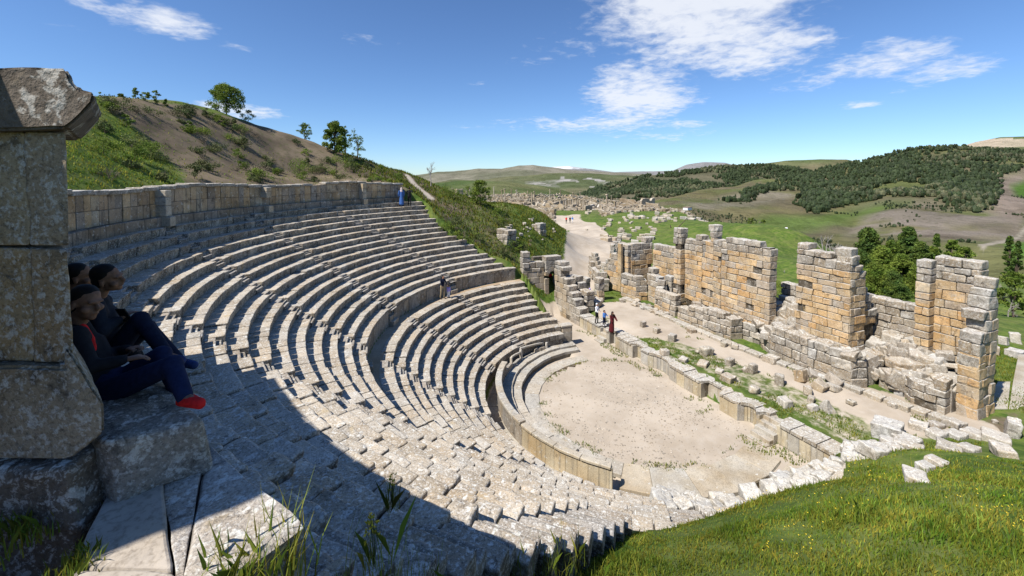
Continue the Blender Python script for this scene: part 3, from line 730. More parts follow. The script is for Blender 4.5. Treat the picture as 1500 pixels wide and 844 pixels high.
ground_slab([(130, 1000), (262, 1010), (256, 836), (107, 830)], 10.99, .5, (.46, .42, .37), 'paving_slab', 'pale paving slab in full sun at the bottom left')
ground_slab([(262, 870), (318, 862), (446, 764), (303, 648)], 10.985, .45, (.44, .40, .35), 'paving_slab', 'cracked lichen blotched slab with a chipped corner above the drop', mat='seatnear')
ground_slab([(259, 868), (262, 868), (301, 650), (235, 664)], 10.975, .4, (.40, .36, .31), 'paving_slab', 'narrow rough wedge of paving between two larger slabs', mat='seatnear', amp=.02)
# ------------------------------------------------------------------ stage front
XS = 4.2
pw = thing('low_stage_wall', (XS + .5, 2.5, 0), 'long low stage front wall with niches, piers and two small flights of steps', 'wall')
def arc(x0, y0, x1, y1, bulge, n=8):
    out = []
    for i in range(n + 1):
        t = i / n; out.append((x0 + (x1 - x0) * t + bulge * math.sin(math.pi * t) ** .7, y0 + (y1 - y0) * t))
    return out
front = [(XS, 11.9), (XS, 8.9), (XS + .55, 8.9), (XS + .55, 8.15), (XS, 8.15), (XS, 7.75), (XS + .45, 7.75), (XS + .45, 6.95), (XS - .05, 6.95), (XS - .05, 5.0), (XS + .4, 5.0), (XS + .4, 4.2), (XS, 4.2), (XS, 3.5)] + \
    arc(XS, 3.45, XS, 1.55, .42) + [(XS, 1.1), (XS - .05, .9), (XS - .05, -.95), (XS + .55, -.95), (XS + .55, -2.25), (XS - .1, -2.25), (XS - .1, -3.35)] + arc(XS, -3.4, XS, -4.35, .42) + \
    [(XS, -4.5), (XS + .5, -4.5), (XS + .5, -5.4), (XS, -5.4), (XS, -8.0)]
BX = XS + 1.0
cols = [(.46, .41, .31), (.44, .41, .35), (.50, .45, .34), (.40, .38, .34)]
# dressed slabs standing side by side along the front line, joint by joint
segs = [(front[i], front[i + 1]) for i in range(len(front) - 1)]
mb = MB(); run = []
for (p, q) in segs:
    L = math.dist(p, q); n = max(1, int(round(L / .55)))
    for i in range(n):
        a = (p[0] + (q[0] - p[0]) * i / n, p[1] + (q[1] - p[1]) * i / n); b = (p[0] + (q[0] - p[0]) * (i + 1) / n, p[1] + (q[1] - p[1]) * (i + 1) / n)
        m = ((a[0] + b[0]) / 2, (a[1] + b[1]) / 2); ang = math.atan2(b[1] - a[1], b[0] - a[0]); l = L / n
        nx, ny = -math.sin(ang), math.cos(ang)     # left of travel; travel is -y so left = +x
        V, F = rbox((l - .012, .16, .86), .012, 9)
        V = place(V, (m[0] + nx * .08, m[1] + ny * .08, .43), ang); mb.add(rough(V, .004, 2), F, tint(random.choice(cols), .08, .03))
part(mb, 'facing_slab', M['stage'], pw)
mb = MB(); prism(mb, [(x + .09 if x < XS + .3 else x + .09, y) for x, y in front] + [(BX, -8.0), (BX, 11.9)], -.2, .84, (.2, .18, .15)); part(mb, 'wall_core', M['stage'], pw)
mb = MB(); y = 11.9
def fx(y):
    xs = [p[0] + (q[0] - p[0]) * (p[1] - y) / (p[1] - q[1]) for p, q in segs if p[1] >= y >= q[1] and p[1] != q[1]]
    return min(xs) if xs else XS
while y > -8:
    L = random.uniform(.45, .95); y2 = max(-8, y - L); n = 3
    pts = [(fx(y - .02 - (y - y2 - .04) * i / n) - .07, y - .02 - (y - y2 - .04) * i / n) for i in range(n + 1)]
    if not (8.15 < (y + y2) / 2 < 8.9 or -5.4 < (y + y2) / 2 < -4.5):
        prism(mb, pts + [(BX + .03 + random.uniform(-.04, .06), y2 + .02), (BX + .03, y - .02)], .865, .98 + random.uniform(0, .05), tint((.47, .43, .36), .1), bottom=True)
    y = y2
part(mb, 'coping', M['cap'], pw)
for (y0, y1, n) in ((9.05, 7.95, 4), (-4.35, -5.55, 5)):
    mb = MB(); H = 1.0 / (n + 0)
    for k in range(n):
        block(mb, (XS + .62 - .30 * k - .0, (y0 + y1) / 2, (1 - H * (k + 1)) / 2 + .02), (.62, y0 - y1 - .2, 1 - H * (k + 1) + .04), 0, 0, 0, tint((.47, .43, .36), .06), .02, .4, .01)
    part(mb, 'flight_of_steps', M['stage'], pw)
# ------------------------------------------------------------------ masonry walls
OR1 = [(.56, .38, .20), (.55, .40, .24), (.54, .42, .27), (.50, .40, .28), (.58, .42, .24), (.55, .40, .23), (.47, .39, .30)]
GR1 = [(.42, .37, .30), (.38, .33, .27), (.46, .41, .34), (.40, .33, .24)]
def masonry(root, path, z0, top, thick=.7, course=.42, pal=OR1, mat='orange', capmat='cap', side=1, miss=.035, blen=(.45, 1.05), caps=2, ragged=.3, name='masonry'):
    """ashlar wall in courses; path is the visible face line, thickness goes to its left*side; top(s) gives the height along it"""
    mb = MB(); cp = MB(); core = MB(); s0 = 0
    tf = top if callable(top) else (lambda s: top)
    for (p, q) in zip(path[:-1], path[1:]):
        L = math.dist(p, q); ang = math.atan2(q[1] - p[1], q[0] - p[0]); n = (-math.sin(ang) * side, math.cos(ang) * side)
        z = z0 if not callable(z0) else min(z0(s0), z0(s0 + L)); zb0 = z; k = 0; cprev = {}
        zmax = max(tf(s0 + L * f) for f in np.linspace(0, 1, 12)); first = [None]
        while z < zmax - .1:
            h = course * random.uniform(.78, 1.3)
            s = -random.uniform(0, .3) if k % 2 else 0
            s = 0
            while s < L - .05:
                l = random.uniform(*blen) if not (s == 0 and k % 2) else random.uniform(.3, .5)
                if L - s - l < .28: l = L - s
                tm = tf(s0 + s + l / 2) + .42 * float(vn(np.array([s0 + s + l / 2 + p[0] * 3.1, p[1] * 2.7, .5]), .9))
                if z + h * .55 < tm and random.random() > miss:
                    hh = h; t = thick
                    iscap = z + h * (1 + caps * .9) > tm - .12
                    c = (p[0] + math.cos(ang) * (s + l / 2) + n[0] * t / 2, p[1] + math.sin(ang) * (s + l / 2) + n[1] * t / 2, z + hh / 2)
                    off = random.gauss(0, .012 if not iscap else .03)
                    V, F = rbox((l - .02, t, hh * random.uniform(.93, 1) - .012), random.uniform(.02, .05) if not iscap else .06, .4 if not iscap else .3)
                    off += random.gauss(0, .022); V = place(V, (c[0] - n[0] * off, c[1] - n[1] * off, c[2]), ang + random.gauss(0, .012), random.gauss(0, .006), random.gauss(0, .010))
                    (cp if iscap else mb).add(rough(V, .036 if not iscap else .05, 2.9), F, tint(random.choice(pal) if not iscap else random.choice(GR1 + [(.52, .49, .44)]), .13, .05))
                s += l
            z += h; k += 1
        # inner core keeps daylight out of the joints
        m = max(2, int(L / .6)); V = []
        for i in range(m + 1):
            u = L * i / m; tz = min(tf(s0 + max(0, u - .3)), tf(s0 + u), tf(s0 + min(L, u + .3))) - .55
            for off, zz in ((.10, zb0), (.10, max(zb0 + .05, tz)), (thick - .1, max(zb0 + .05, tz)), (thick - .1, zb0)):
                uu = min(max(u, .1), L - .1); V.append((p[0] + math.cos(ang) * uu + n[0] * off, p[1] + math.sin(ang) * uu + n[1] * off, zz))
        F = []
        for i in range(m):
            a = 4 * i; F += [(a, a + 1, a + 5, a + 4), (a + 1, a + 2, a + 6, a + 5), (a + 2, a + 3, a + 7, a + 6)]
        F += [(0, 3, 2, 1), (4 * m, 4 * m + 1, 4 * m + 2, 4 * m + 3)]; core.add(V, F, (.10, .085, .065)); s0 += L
    if mb.n: core_v = core; mb.add(np.concatenate(core.V), [tuple(x) for x in []] or np.zeros((0, 4), int), (0, 0, 0)) if False else None
    if mb.n: part(mb, name, M[mat], root)
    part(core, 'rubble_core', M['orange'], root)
    if cp.n: part(cp, 'weathered_top_course', M[capmat], root)
def steps_top(pts): return lambda s: float(np.interp(s, [p[0] for p in pts], [p[1] for p in pts])) + .25 * math.sin(s * 5.1) * .4
X1, X2 = 12.5, 15.5
wa = thing('ruined_wall', (X1, 17, 1), 'smooth honey coloured wall stub with a dark edged recess left of the niche', 'wall')
masonry(wa, [(X1 - .4, 18.6), (X1, 15.65)], .9, steps_top([(0, 4.3), (1.0, 4.6), (1.2, 6), (3, 6)]), 1.0, .6, blen=(.7, 1.5))
mb = MB(); block(mb, (X1 - .5, 16.3, 3.6), (.25, .5, 5.0), 0, 0, 0, (.50, .38, .23), .03, .5, .015); part(mb, 'pilaster', M['orange'], wa)
wb = thing('niche_wall', (X2, 12.5, 1), 'recessed niche wall of long courses with dark empty sockets', 'wall')
masonry(wb, [(X1 + .4, 15.6), (X2, 15.4), (X2, 10.3), (X1 + .8, 10.0)], 1.2, steps_top([(0, 6.0), (3, 6.4), (5.5, 6.3), (8, 5.6), (10.5, 4.2), (11, 4)]), .8, .55, blen=(.7, 1.6), miss=.04)
wb2 = thing('podium_wall', (11.6, 12, 1), 'broken podium of orange blocks before the recessed niche', 'wall')
masonry(wb2, [(11.3, 15.3), (11.5, 13.3), (12.6, 12.9), (12.6, 11.4), (11.3, 10.6), (11.4, 8.2)], .9, steps_top([(0, 3.2), (2, 3.1), (3, 3.6), (4.6, 3.9), (6, 2.6), (8.4, 2.9)]), .7, .48)
for (x, y, h) in ((13.2, 13.2, 4.3), (13.2, 10.9, 3.9)):
    t_ = thing('broken_pier', (x, y, 1), 'short lichened pier of stacked blocks %s the niche' % ('left in' if y > 12 else 'right in'), 'pier'); masonry(t_, [(x, y + .45), (x, y - .45)], 1.5, h, .8, .45, GR1, 'rubble')
wB = thing('stage_tower', (X1, 5, 2.5), 'broadest honey stone tower wall with a jagged grey top, left of the others', 'tower')
masonry(wB, [(X1, 9.55), (X1, 8.75)], 1.5, 8.55, .9, .45)
masonry(wB, [(X1 + .45, 8.7), (X1 + .45, 6.9), (X1 + .25, 5.6), (X1 - .05, 4.7)], 1.8, steps_top([(0, 7.7), (.6, 7.9), (2.4, 8.0), (2.5, 8.8), (3.2, 8.9), (3.3, 8.1), (4.2, 7.6)]), .9, .43, miss=.03)
masonry(wB, [(X1, 4.65), (X1, .72)], 2.0, steps_top([(0, 7.7), (.5, 7.9), (.7, 8.5), (3.9, 8.55)]), .75, .45)
wC = thing('stage_tower', (X1 - .1, -2.7, 2.5), 'square honey stone tower with one pale block perched on its corner', 'tower')
masonry(wC, [(X1 - .2, -1.15), (X1 - .2, -4.2)], 1.6, steps_top([(0, 8.5), (.5, 8.5), (.6, 8.2), (2.2, 8.0), (3.1, 8.2)]), .95, .45, miss=.035)
masonry(wC, [(X1 - .15, -4.22), (X1 + 1.3, -4.3)], 1.4, steps_top([(0, 7.3), (.4, 8.3), (.8, 8.4), (1.5, 6.6)]), .8, .45, miss=.06)
masonry(wC, [(X1 + 1.5, -4.1), (X1 + 2.7, -4.2)], 1.4, steps_top([(0, 6.4), (1.2, 5.4)]), .7, .45, miss=.12)
pk = onx(1228, 366, X1 + .3); mb = MB(); block(mb, (X1 + .3, -3.72, 8.42), (.85, .85, .5), .1, 0, 0, (.5, .47, .42), .06, .25, .03)
part(mb, 'perched_block', M['cap'], wC)
lw = thing('low_back_wall', (X2, 2, 1.5), 'low grey rubble wall closing the gap between the two left towers', 'wall')
masonry(lw, [(X2, 1.9), (X2, -1.6)], 1.2, 5.15, .8, .5, GR1, 'rubble', miss=.05)
lw = thing('low_back_wall', (X2, -4.5, 1.5), 'low grey rubble wall with a square hole in the gap beside the right tower', 'wall')
masonry(lw, [(X2, -2.6), (X2, -6.3)], 1.2, 5.55, .8, .5, GR1, 'rubble', miss=.05)
wD = thing('stage_tower', (X2, -7.5, 2), 'rightmost tower with white lichened top and a stepped flank towards the viewer', 'tower')
masonry(wD, [(X2 - .6, -6.1), (X2 - .6, -6.75)], 1.8, 8.1, .8, .45)
masonry(wD, [(X2, -6.6), (X2, -8.5)], 1.6, steps_top([(0, 8.0), (.4, 8.5), (1.9, 8.6)]), .9, .45, miss=.02)
masonry(wD, [(13.2, -8.55), (13.2, -9.3)], .95, 5.3, .7, .45)
masonry(wD, [(13.2, -9.3), (15.0, -9.3)], .95, steps_top([(0, 4.2), (.3, 5.2), (.7, 6.3), (1.2, 7.4), (1.8, 8.3)]), .8, .5, blen=(.5, .95))
# terraces along the foot of the towers
def tpts(P_): return [tuple(p) for p in P_]
for path, tp, lab, pal, mt in [
    ([(11.0, 7.6), (11.0, 5.0), (11.2, 2.7), (12.2, 2.5), (12.3, 1.2)], [(0, 2.3), (1, 2.5), (2.6, 2.7), (5, 2.6), (6, 2.4), (7.5, 1.9)], 'stepped terrace of cream blocks at the foot of the broadest tower', GR1, 'orange'),
    ([(12.2, 1.1), (11.3, -.2), (11.2, -2.6), (11.3, -4.9), (12.3, -5.2)], [(0, 2.8), (1.5, 3.1), (4, 2.8), (6.4, 2.7), (7.5, 2.3)], 'bulky terrace of lichened blocks at the foot of the middle tower', GR1, 'rubble'),
    ([(13.0, -5.4), (12.9, -6.6), (12.4, -7.1), (12.5, -8.4)], [(0, 1.9), (1.2, 2.4), (2, 2.7), (3.3, 2.8)], 'short terrace of rough blocks before the right tower', GR1, 'rubble')]:
    t_ = thing('terrace_wall', (path[0][0], path[0][1], 1), lab, 'terrace'); masonry(t_, path, .85, steps_top(tp), .9, .5, pal, mt, caps=1.4)
    mb = MB(); ins = [(x + .6, y) for x, y in path]; prism(mb, ins + [(15.6, ins[-1][1]), (15.6, ins[0][1])], .6, [t - .45 for t in np.interp(range(len(ins) + 2), range(len(ins) + 2), [tp[min(i, len(tp) - 1)][1] for i in range(len(ins))] + [3.2, 3.2])], (.34, .30, .25))
    part(mb, 'earth_fill', M['rubble'], t_)
# kerb of worn slabs in front of the terraces
kb = MB(); y = 14.3
while y > -9.2:
    L = random.uniform(.6, 1.2)
    x = np.interp(y, [-9.2, -5, 0, 6, 14.3], [11.9, 11.3, 10.5, 10.4, 10.9])
    block(kb, (x, y - L / 2, 1.04), (.62, L - .04, .3), 0, random.gauss(0, .02), random.gauss(0, .02), tint((.44, .40, .33), .1), .05, .4, .02); y -= L
q = kb.build('kerb', M['rubble'], None, False, loc=(10.8, 2, 1)); tag(q, 'long kerb of worn slabs edging the ruined terraces', 'kerb')
# ------------------------------------------------------------------ side building with the arched passage
ab = thing('arched_side_wall', (1.5, 16.8, 0), 'low side wall of grey blocks ending in a small dark arched doorway', 'wall')
xa = ony(767, 400, 16.8)[0]; xb = ony(797, 400, 16.8)[0]; xc = ony(815, 400, 16.8)[0]
masonry(ab, [(xb, 16.8), (xa, 17.0)], .2, steps_top([(0, 5.3), (xb - xa - .5, 5.4), (xb - xa - .4, 6.0), (9, 6.0)]), .8, .48, GR1, 'stage', side=-1)
# arch: jambs and voussoirs over a dark passage
am_ = (xb + xc) / 2 + .15; hw = .42
mb = MB()
for s in (-1, 1):
    for k in range(5): block(mb, (am_ + s * (hw + .22), 16.95, .4 + .62 * k), (.44, .8, .6), 0, 0, 0, tint(random.choice(GR1), .1), .02, 9, .012)
part(mb, 'jamb', M['stage'], ab); mb = MB()
for k in range(7):
    t0 = math.pi * (k + .5) / 7; V, F = rbox((.40, .8, .30), .02, 9); V = place(V, (am_ + math.cos(t0) * (hw + .2), 16.95, 3.45 + math.sin(t0) * (hw + .2)), 0, 0, -t0); mb.add(V, F, tint(random.choice(GR1), .1))
part(mb, 'voussoir', M['stage'], ab)
mb = MB()
for k in range(3): block(mb, (am_ + .1, 17.0, 4.25 + .42 * k), (1.7, .9, .40), 0, 0, 0, tint(random.choice(GR1), .1), .03, .3, .02)
part(mb, 'lintel_course', M['cap'], ab)
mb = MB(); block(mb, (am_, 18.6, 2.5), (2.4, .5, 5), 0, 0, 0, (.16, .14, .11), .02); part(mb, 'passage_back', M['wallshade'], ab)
sw = thing('stage_side_wall', (4.4, 14, 0), 'rough grey wall stepping down from the arch towards the stage steps', 'wall')
masonry(sw, [(XS - .05, 16.2), (XS, 11.95)], -.05, steps_top([(0, 4.9), (1.2, 4.7), (1.6, 3.7), (2.6, 3.2), (3.2, 2.3), (4.3, 1.4)]), 1.0, .5, GR1, 'stage', miss=.03)
masonry(sw, [(5.4, 14.9), (5.5, 12.8)], .8, steps_top([(0, 3.9), (1, 2.7), (2.1, 2.2)]), .9, .5, GR1, 'rubble')
masonry(sw, [(5.4, 16.4), (8.6, 16.6)], .8, steps_top([(0, 3.6), (2, 3.1), (3.2, 2.8)]), .8, .5, GR1, 'rubble', side=1)
pp = thing('gate_pier', (8.8, 16.5, 1), 'lone square pier beside the entrance to the stage', 'pier')
b = P(878, 440, 1.0); masonry(pp, [(b[0] - .35, b[1] + .35), (b[0] - .35, b[1] - .4)], .9, 3.3, .7, .5, OR1)
# clusters of broken walls behind the entrance
for px0, py0, px1, py1, h, lab, mt in [(862, 392, 900, 402, 2.0, 'broken cream wall beside the road bend, nearest the entrance', 'rubble'), (892, 424, 868, 400, 1.5, 'short tumbled wall with grass between the pier and the road', 'rubble'),
                                (808, 398, 826, 396, 1.6, 'pair of low block stubs on the bank above the arch', 'stage'), (905, 372, 893, 384, 2.6, 'lichened slab topped wall joining the smooth stub', 'orange')]:
    a = P(px0, py0, 1.0); b = P(px1, py1, 1.0); t_ = thing('broken_wall', (a[0], a[1], 1), lab, 'wall')
    masonry(t_, [(a[0], a[1]), (b[0], b[1])], .8, lambda s, h=h: 1 + h * (.75 + .3 * math.sin(s * 2.2)), .6, .45, GR1 + OR1[:2], mt)
for px, py, w, h, lab in [(745, 362, 2.4, 2.4, 'ruined masonry stump on the green slope above the seats'), (792, 344, 2.2, 1.6, 'smaller ruined stump lower on the slope by the road')]:
    # stand it on the slope where the sight line meets the ground
    ts = np.arange(25, 90, .25); d = ray(px, py); q = CAM + ts[:, None] * d; hz = terr(q[:, 0], q[:, 1], False); i = int(np.argmax(q[:, 2] < hz)); c = q[i]
    t_ = thing('ruined_stump', (c[0], c[1], c[2]), lab, 'ruin')
    masonry(t_, [(c[0] - w * .4, c[1] + w * .45), (c[0] - w * .1, c[1] - w * .1), (c[0] + w * .4, c[1] + .1)], c[2] - .8, lambda s, z=c[2], h=h: z + h * (1 - .35 * abs(math.sin(s * 1.7))), 1.0, .5, OR1[2:] + GR1, 'rubble')
def on_ground(px, py, lo=3, hi=120):
    ts = np.arange(lo, hi, .1); d = ray(px, py); q = CAM + ts[:, None] * d; hz = terr(q[:, 0], q[:, 1], False); k = np.nonzero(q[:, 2] < hz)[0]
    return q[k[0]] if len(k) else None
# ------------------------------------------------------------------ loose blocks on the stage, each a stone of its own
LB = [(942, 479, 9, 12, 'upright squared block, first of three along the sandy path'), (962, 488, 10, 11, 'squat upright block with a grass tuft, second along the sandy path'), (985, 500, 12, 15, 'tallest upright block of three along the path'),
 (973, 519, 13, 10, 'cubic block lying just behind the stage front near the people'), (1001, 531, 13, 10, 'small weathered block in grass behind the coping'), (1069, 535, 14, 14, 'pale cube at the middle of the grass strip'),
 (1054, 547, 14, 8, 'small flat pale block sunk in bright grass'), (1092, 545, 9, 10, 'little tilted block leaning on an upright one'), (1103, 547, 13, 19, 'narrow upright stone in the grass strip'), (1067, 559, 18, 14, 'pale square block close behind the stage front'),
 (1141, 563, 15, 20, 'narrow grey post stub at the edge of the sandy path'), (1105, 576, 17, 12, 'broad rounded block touching the coping'), (1149, 594, 18, 15, 'bright white cube close behind the small stage steps'),
 (1173, 558, 20, 22, 'large cream block tilted onto its edge'), (1192, 552, 17, 10, 'flat cream block beside the tilted one'), (1205, 555, 13, 9, 'small white block between two larger cream ones'), (1223, 562, 26, 16, 'broad cream slab leaning in the row of fallen blocks'),
 (1250, 560, 26, 26, 'largest white block at the right end of the fallen row'), (1201, 571, 20, 17, 'dressed block tipped forward in the second row'), (1220, 571, 20, 11, 'low white slab below the broad leaning slab'), (1183, 577, 15, 15, 'grey upright block left in the second row'),
 (1188, 590, 12, 13, 'pale upright block under the second row'), (1190, 601, 14, 12, 'white block lowest in the stack of three'), (1211, 602, 20, 22, 'pointed pyramid shaped stone alone in the grass'), (1246, 592, 13, 8, 'rounded boulder alone in thin grass'),
 (1060, 508, 10, 9, 'yellowish round boulder on the path'), (1077, 511, 12, 10, 'yellowish broken boulder on the path'), (1129, 530, 20, 12, 'flat yellow slab half overgrown on the path'), (1075, 486, 16, 12, 'domed column drum on the terrace edge'),
 (1126, 500, 18, 14, 'layered column drum at the foot of the rubble'), (1035, 520, 20, 16, 'jagged grey boulder with grass around it'), (1025, 517, 12, 12, 'grey stone beside the jagged boulder'), (1013, 487, 12, 8, 'low pale stone on the inner edge of the path'),
 (1040, 487, 9, 6, 'tiny pale stone in the weeds by the kerb'), (1030, 536, 20, 8, 'long overgrown slab in the grass strip'), (1308, 597, 13, 10, 'small block before the right terrace'), (1350, 566, 18, 20, 'square rough block at the foot of the right terrace'), (1368, 572, 16, 18, 'second rough block at the foot of the right terrace'),
 (1395, 576, 10, 16, 'narrow upright block in the shade of the stepped flank'), (1449, 549, 12, 20, 'pale upright block in grass beyond the stepped flank'), (1487, 502, 13, 20, 'white upright block at the right edge of the picture'), (1470, 505, 12, 16, 'leaning grey stone beside the white upright block'),
 (1455, 519, 14, 18, 'yellow dressed block right of the stepped flank'), (1488, 524, 20, 16, 'low broken block at the right edge below the white one'), (1372, 626, 18, 10, 'flat stone at the near edge of the paving'), (1457, 620, 9, 7, 'lone small stone on the dry patch'),
 (1434, 590, 20, 12, 'broken base stone against the stepped flank')]
def loose(px, py, w, h, lab, mat='rubble', group=None, cat='stone block', name='stone_block', z=None, pal=GR1):
    c = P(px, py, z) if z is not None else on_ground(px, py)
    if c is None: return None
    m = np.linalg.norm((c - CAM) @ FH) / FPX; sw_, sh = w * m * .92, h * m * .8
    rz = random.uniform(-.5, .5) + .3; mb = MB()
    til = .35 if 'til' in lab or 'lean' in lab or 'tip' in lab else .06
    if 'pyramid' in lab:
        V, F = rbox((sw_, sw_, sh * 1.1), .05, .12); f = 1 - .8 * (V[:, 2] / (sh * 1.1) + .5); V[:, 0] *= f; V[:, 1] *= f; mb.add(rough(place(V, (0, 0, sh * .45), rz), .05, 2.5), F, tint((.46, .42, .35)))
    elif 'drum' in lab:
        V, F = rbox((sw_, sw_, sh), .05, .08); r = np.maximum(abs(V[:, 0]), abs(V[:, 1])); n_ = np.hypot(V[:, 0], V[:, 1]) + 1e-6; V[:, :2] *= (r / n_)[:, None]; mb.add(rough(place(V, (0, 0, sh * .4), 0, .12), .03, 3), F, tint((.46, .42, .35)))
    elif 'boulder' in lab or 'round' in lab or 'jagged' in lab:
        V, F = rbox((sw_, sw_ * .8, sh), min(sw_, sh) * .42, .1); mb.add(rough(place(V, (0, 0, sh * .38), rz, .1, .1), .10, 1.8, int(px)), F, tint((.46, .41, .32)))
    else:
        dp = sw_ * random.uniform(.7, 1.0) * (1.0 if h < w else .9)
        V, F = rbox((sw_, dp, sh), .06, .12); mb.add(rough(place(V, (0, 0, sh * .42), rz, random.gauss(0, til), random.gauss(0, til)), .05, 2.5, int(px)), F, tint(random.choice(pal) if 'white' not in lab else (.56, .54, .50)))
    V = [v + c for v in mb.V]; mb.V = V
    o = mb.build(name, M[mat], None, False, loc=tuple(c)); return tag(o, lab, cat, group)
for px, py, w, h, lab in LB: loose(px, py, w, h, lab, 'stage' if 'cream' in lab or 'dressed' in lab or 'white cube' in lab else 'rubble')
# tumbled stones on the terraces
def gz_(x, y): return float(terr([x], [y], False)[0])
def spill(n, polyw, z, size, label, group, cat='fallen stone', name='fallen_stone', mat='rubble', pal=GR1 + [(.5, .47, .42)]):
    poly = np.array(polyw); k = 0
    while k < n:
        x, y = random.uniform(poly[:, 0].min(), poly[:, 0].max()), random.uniform(poly[:, 1].min(), poly[:, 1].max())
        if not inpoly(np.array([x]), np.array([y]), polyw)[0]: continue
        s = random.uniform(*size); zz = z(x, y) if callable(z) else z
        V, F = rbox((s * random.uniform(.8, 1.4), s, s * random.uniform(.5, .9)), s * .12, s * .3)
        mb = MB(); mb.add(rough(place(V, (x, y, zz + s * .2), random.uniform(0, 3), random.gauss(0, .25), random.gauss(0, .25)), s * .09, 2.2 / s * .6), F, tint(random.choice(pal), .12))
        tag(mb.build(name, M[mat], None, False, loc=(x, y, zz)), label, cat, group); k += 1
spill(30, [(11.9, 6.8), (12.4, 2.5), (12.3, .6), (14.8, .6), (14.8, 1.6), (12.2, 4.6), (12.2, 7)], lambda x, y: 2.3, (.4, .8), 'rough lichened stone tumbled below the broadest tower', 'stones tumbled below the broadest tower')
spill(44, [(12.6, 1.6), (11.9, .3), (12.0, -.9), (15.2, -.9), (15.2, 1.9)], lambda x, y: 2.0 + (x - 12) * .55, (.45, .95), 'rough lichened stone heaped in the gap between the two left towers', 'stones heaped between the left towers')
spill(26, [(11.6, .2), (11.5, -4.8), (12.2, -4.9), (12.2, 0)], lambda x, y: 2.6, (.4, .8), 'rough lichened stone lying along the middle terrace', 'stones along the middle terrace')
spill(60, [(13.0, -4.6), (15.2, -4.4), (15.3, -6.8), (14.6, -8.4), (13.2, -8.2), (12.9, -6)], lambda x, y: 1.2 + (x - 12.8) * .85, (.45, .95), 'rough lichened stone heaped in front of the right tower', 'stones heaped before the right tower')
spill(26, [(9.9, 13.5), (11.3, 14.5), (11.4, 8.5), (10.3, 8.4)], lambda x, y: 1.05, (.2, .5), 'small flat stone scattered before the recessed niche', 'small stones before the recessed niche')
spill(24, [(5.4, 15.8), (8, 16.2), (8.3, 14), (6.2, 12.8)], lambda x, y: 1.1, (.4, .8), 'rough stone lying behind the rough side wall', 'stones behind the side wall')
# near end of the lower seats: white crumbled blocks
for j in range(46):
    t0 = random.uniform(0, 1); a = 236 + t0 * 58; r = random.uniform(8.2, 9.2) + max(0, (t0 - .75)) * 6
    s = random.uniform(.35, .7); z = float(np.interp(r, [7.8, 8.3, 9.2, 10.5], [.5, 1.1, 1.6, 2.3])); x, y = pol(r, a)
    V, F = rbox((s * 1.3, s, s * .7), .07, .09); mb = MB(); mb.add(rough(place(V, (x, y, z), R_(a) + random.gauss(0, .2), random.gauss(0, .15), random.gauss(0, .15)), .05, 3), F, tint((.58, .56, .51), .08, .03))
    tag(mb.build('crumbled_block', M['cap'], None, False, loc=(x, y, z - .3)), 'white crumbled block in the broken near rim of the lower seats', 'stone block', 'white blocks of the broken near rim')
for px, py, w, h, lab in [(1300, 640, 40, 30, 'big white lichened block where the seats meet the stage'), (1332, 658, 34, 22, 'white lichened block on the rim beside the biggest one'), (1280, 668, 34, 22, 'white lichened block on the rim below the biggest one'), (1340, 705, 34, 18, 'pale flat rock alone in the green bank'),
     (1355, 690, 26, 16, 'white stone half buried by the broken rim corner'), (1372, 682, 26, 14, 'low rough white stone right of the broken rim corner'), (1484, 640, 24, 34, 'upright white lichened block at the right edge'), (1470, 668, 30, 20, 'pale block leaning on the bank at the right edge'),
     (1345, 628, 26, 14, 'white paving block, first behind the rim'), (1372, 640, 26, 13, 'white paving block, second behind the rim'), (1398, 626, 24, 14, 'grey paving block with dark hollow'), (1400, 640, 24, 10, 'pale paving block in the long near row, left one'), (1428, 640, 30, 12, 'pale paving block in the long near row, middle one'),
     (1458, 646, 36, 14, 'pale paving block in the long near row, right one'), (1390, 660, 30, 14, 'rough grey block under the near row'), (1420, 662, 26, 12, 'rough broken block under the near row, right of the other')]:
    loose(px, py, w, h, lab, 'cap' if 'white' in lab else 'rubble', pal=[(.52, .49, .44)])
spill(22, W([(1235, 668), (1290, 628), (1345, 628), (1335, 668), (1275, 690)], 1.6), lambda x, y: max(1.0, gz_(x, y)), (.35, .75), 'white crumbled stone heaped where the seats meet the stage', 'white stones heaped where the seats meet the stage', mat='cap', pal=[(.56, .53, .48)])
# paved strips at the right
for q_, lab in [([(1446, 588), (1462, 560), (1480, 560), (1476, 600), (1440, 600)], 'strip of pale paving at the right beyond the flank'), ([(1478, 600), (1484, 560), (1492, 520), (1520, 520), (1520, 602)], 'paved path at the right edge in short grass')]:
    w_ = W(q_, 1.05); mb = MB(); prism(mb, w_, .9, 1.09, (.45, .42, .36)); c = np.mean(w_, 0); tag(mb.build('paving', M['pave'], None, False, loc=(c[0], c[1], 1)), lab, 'paving')
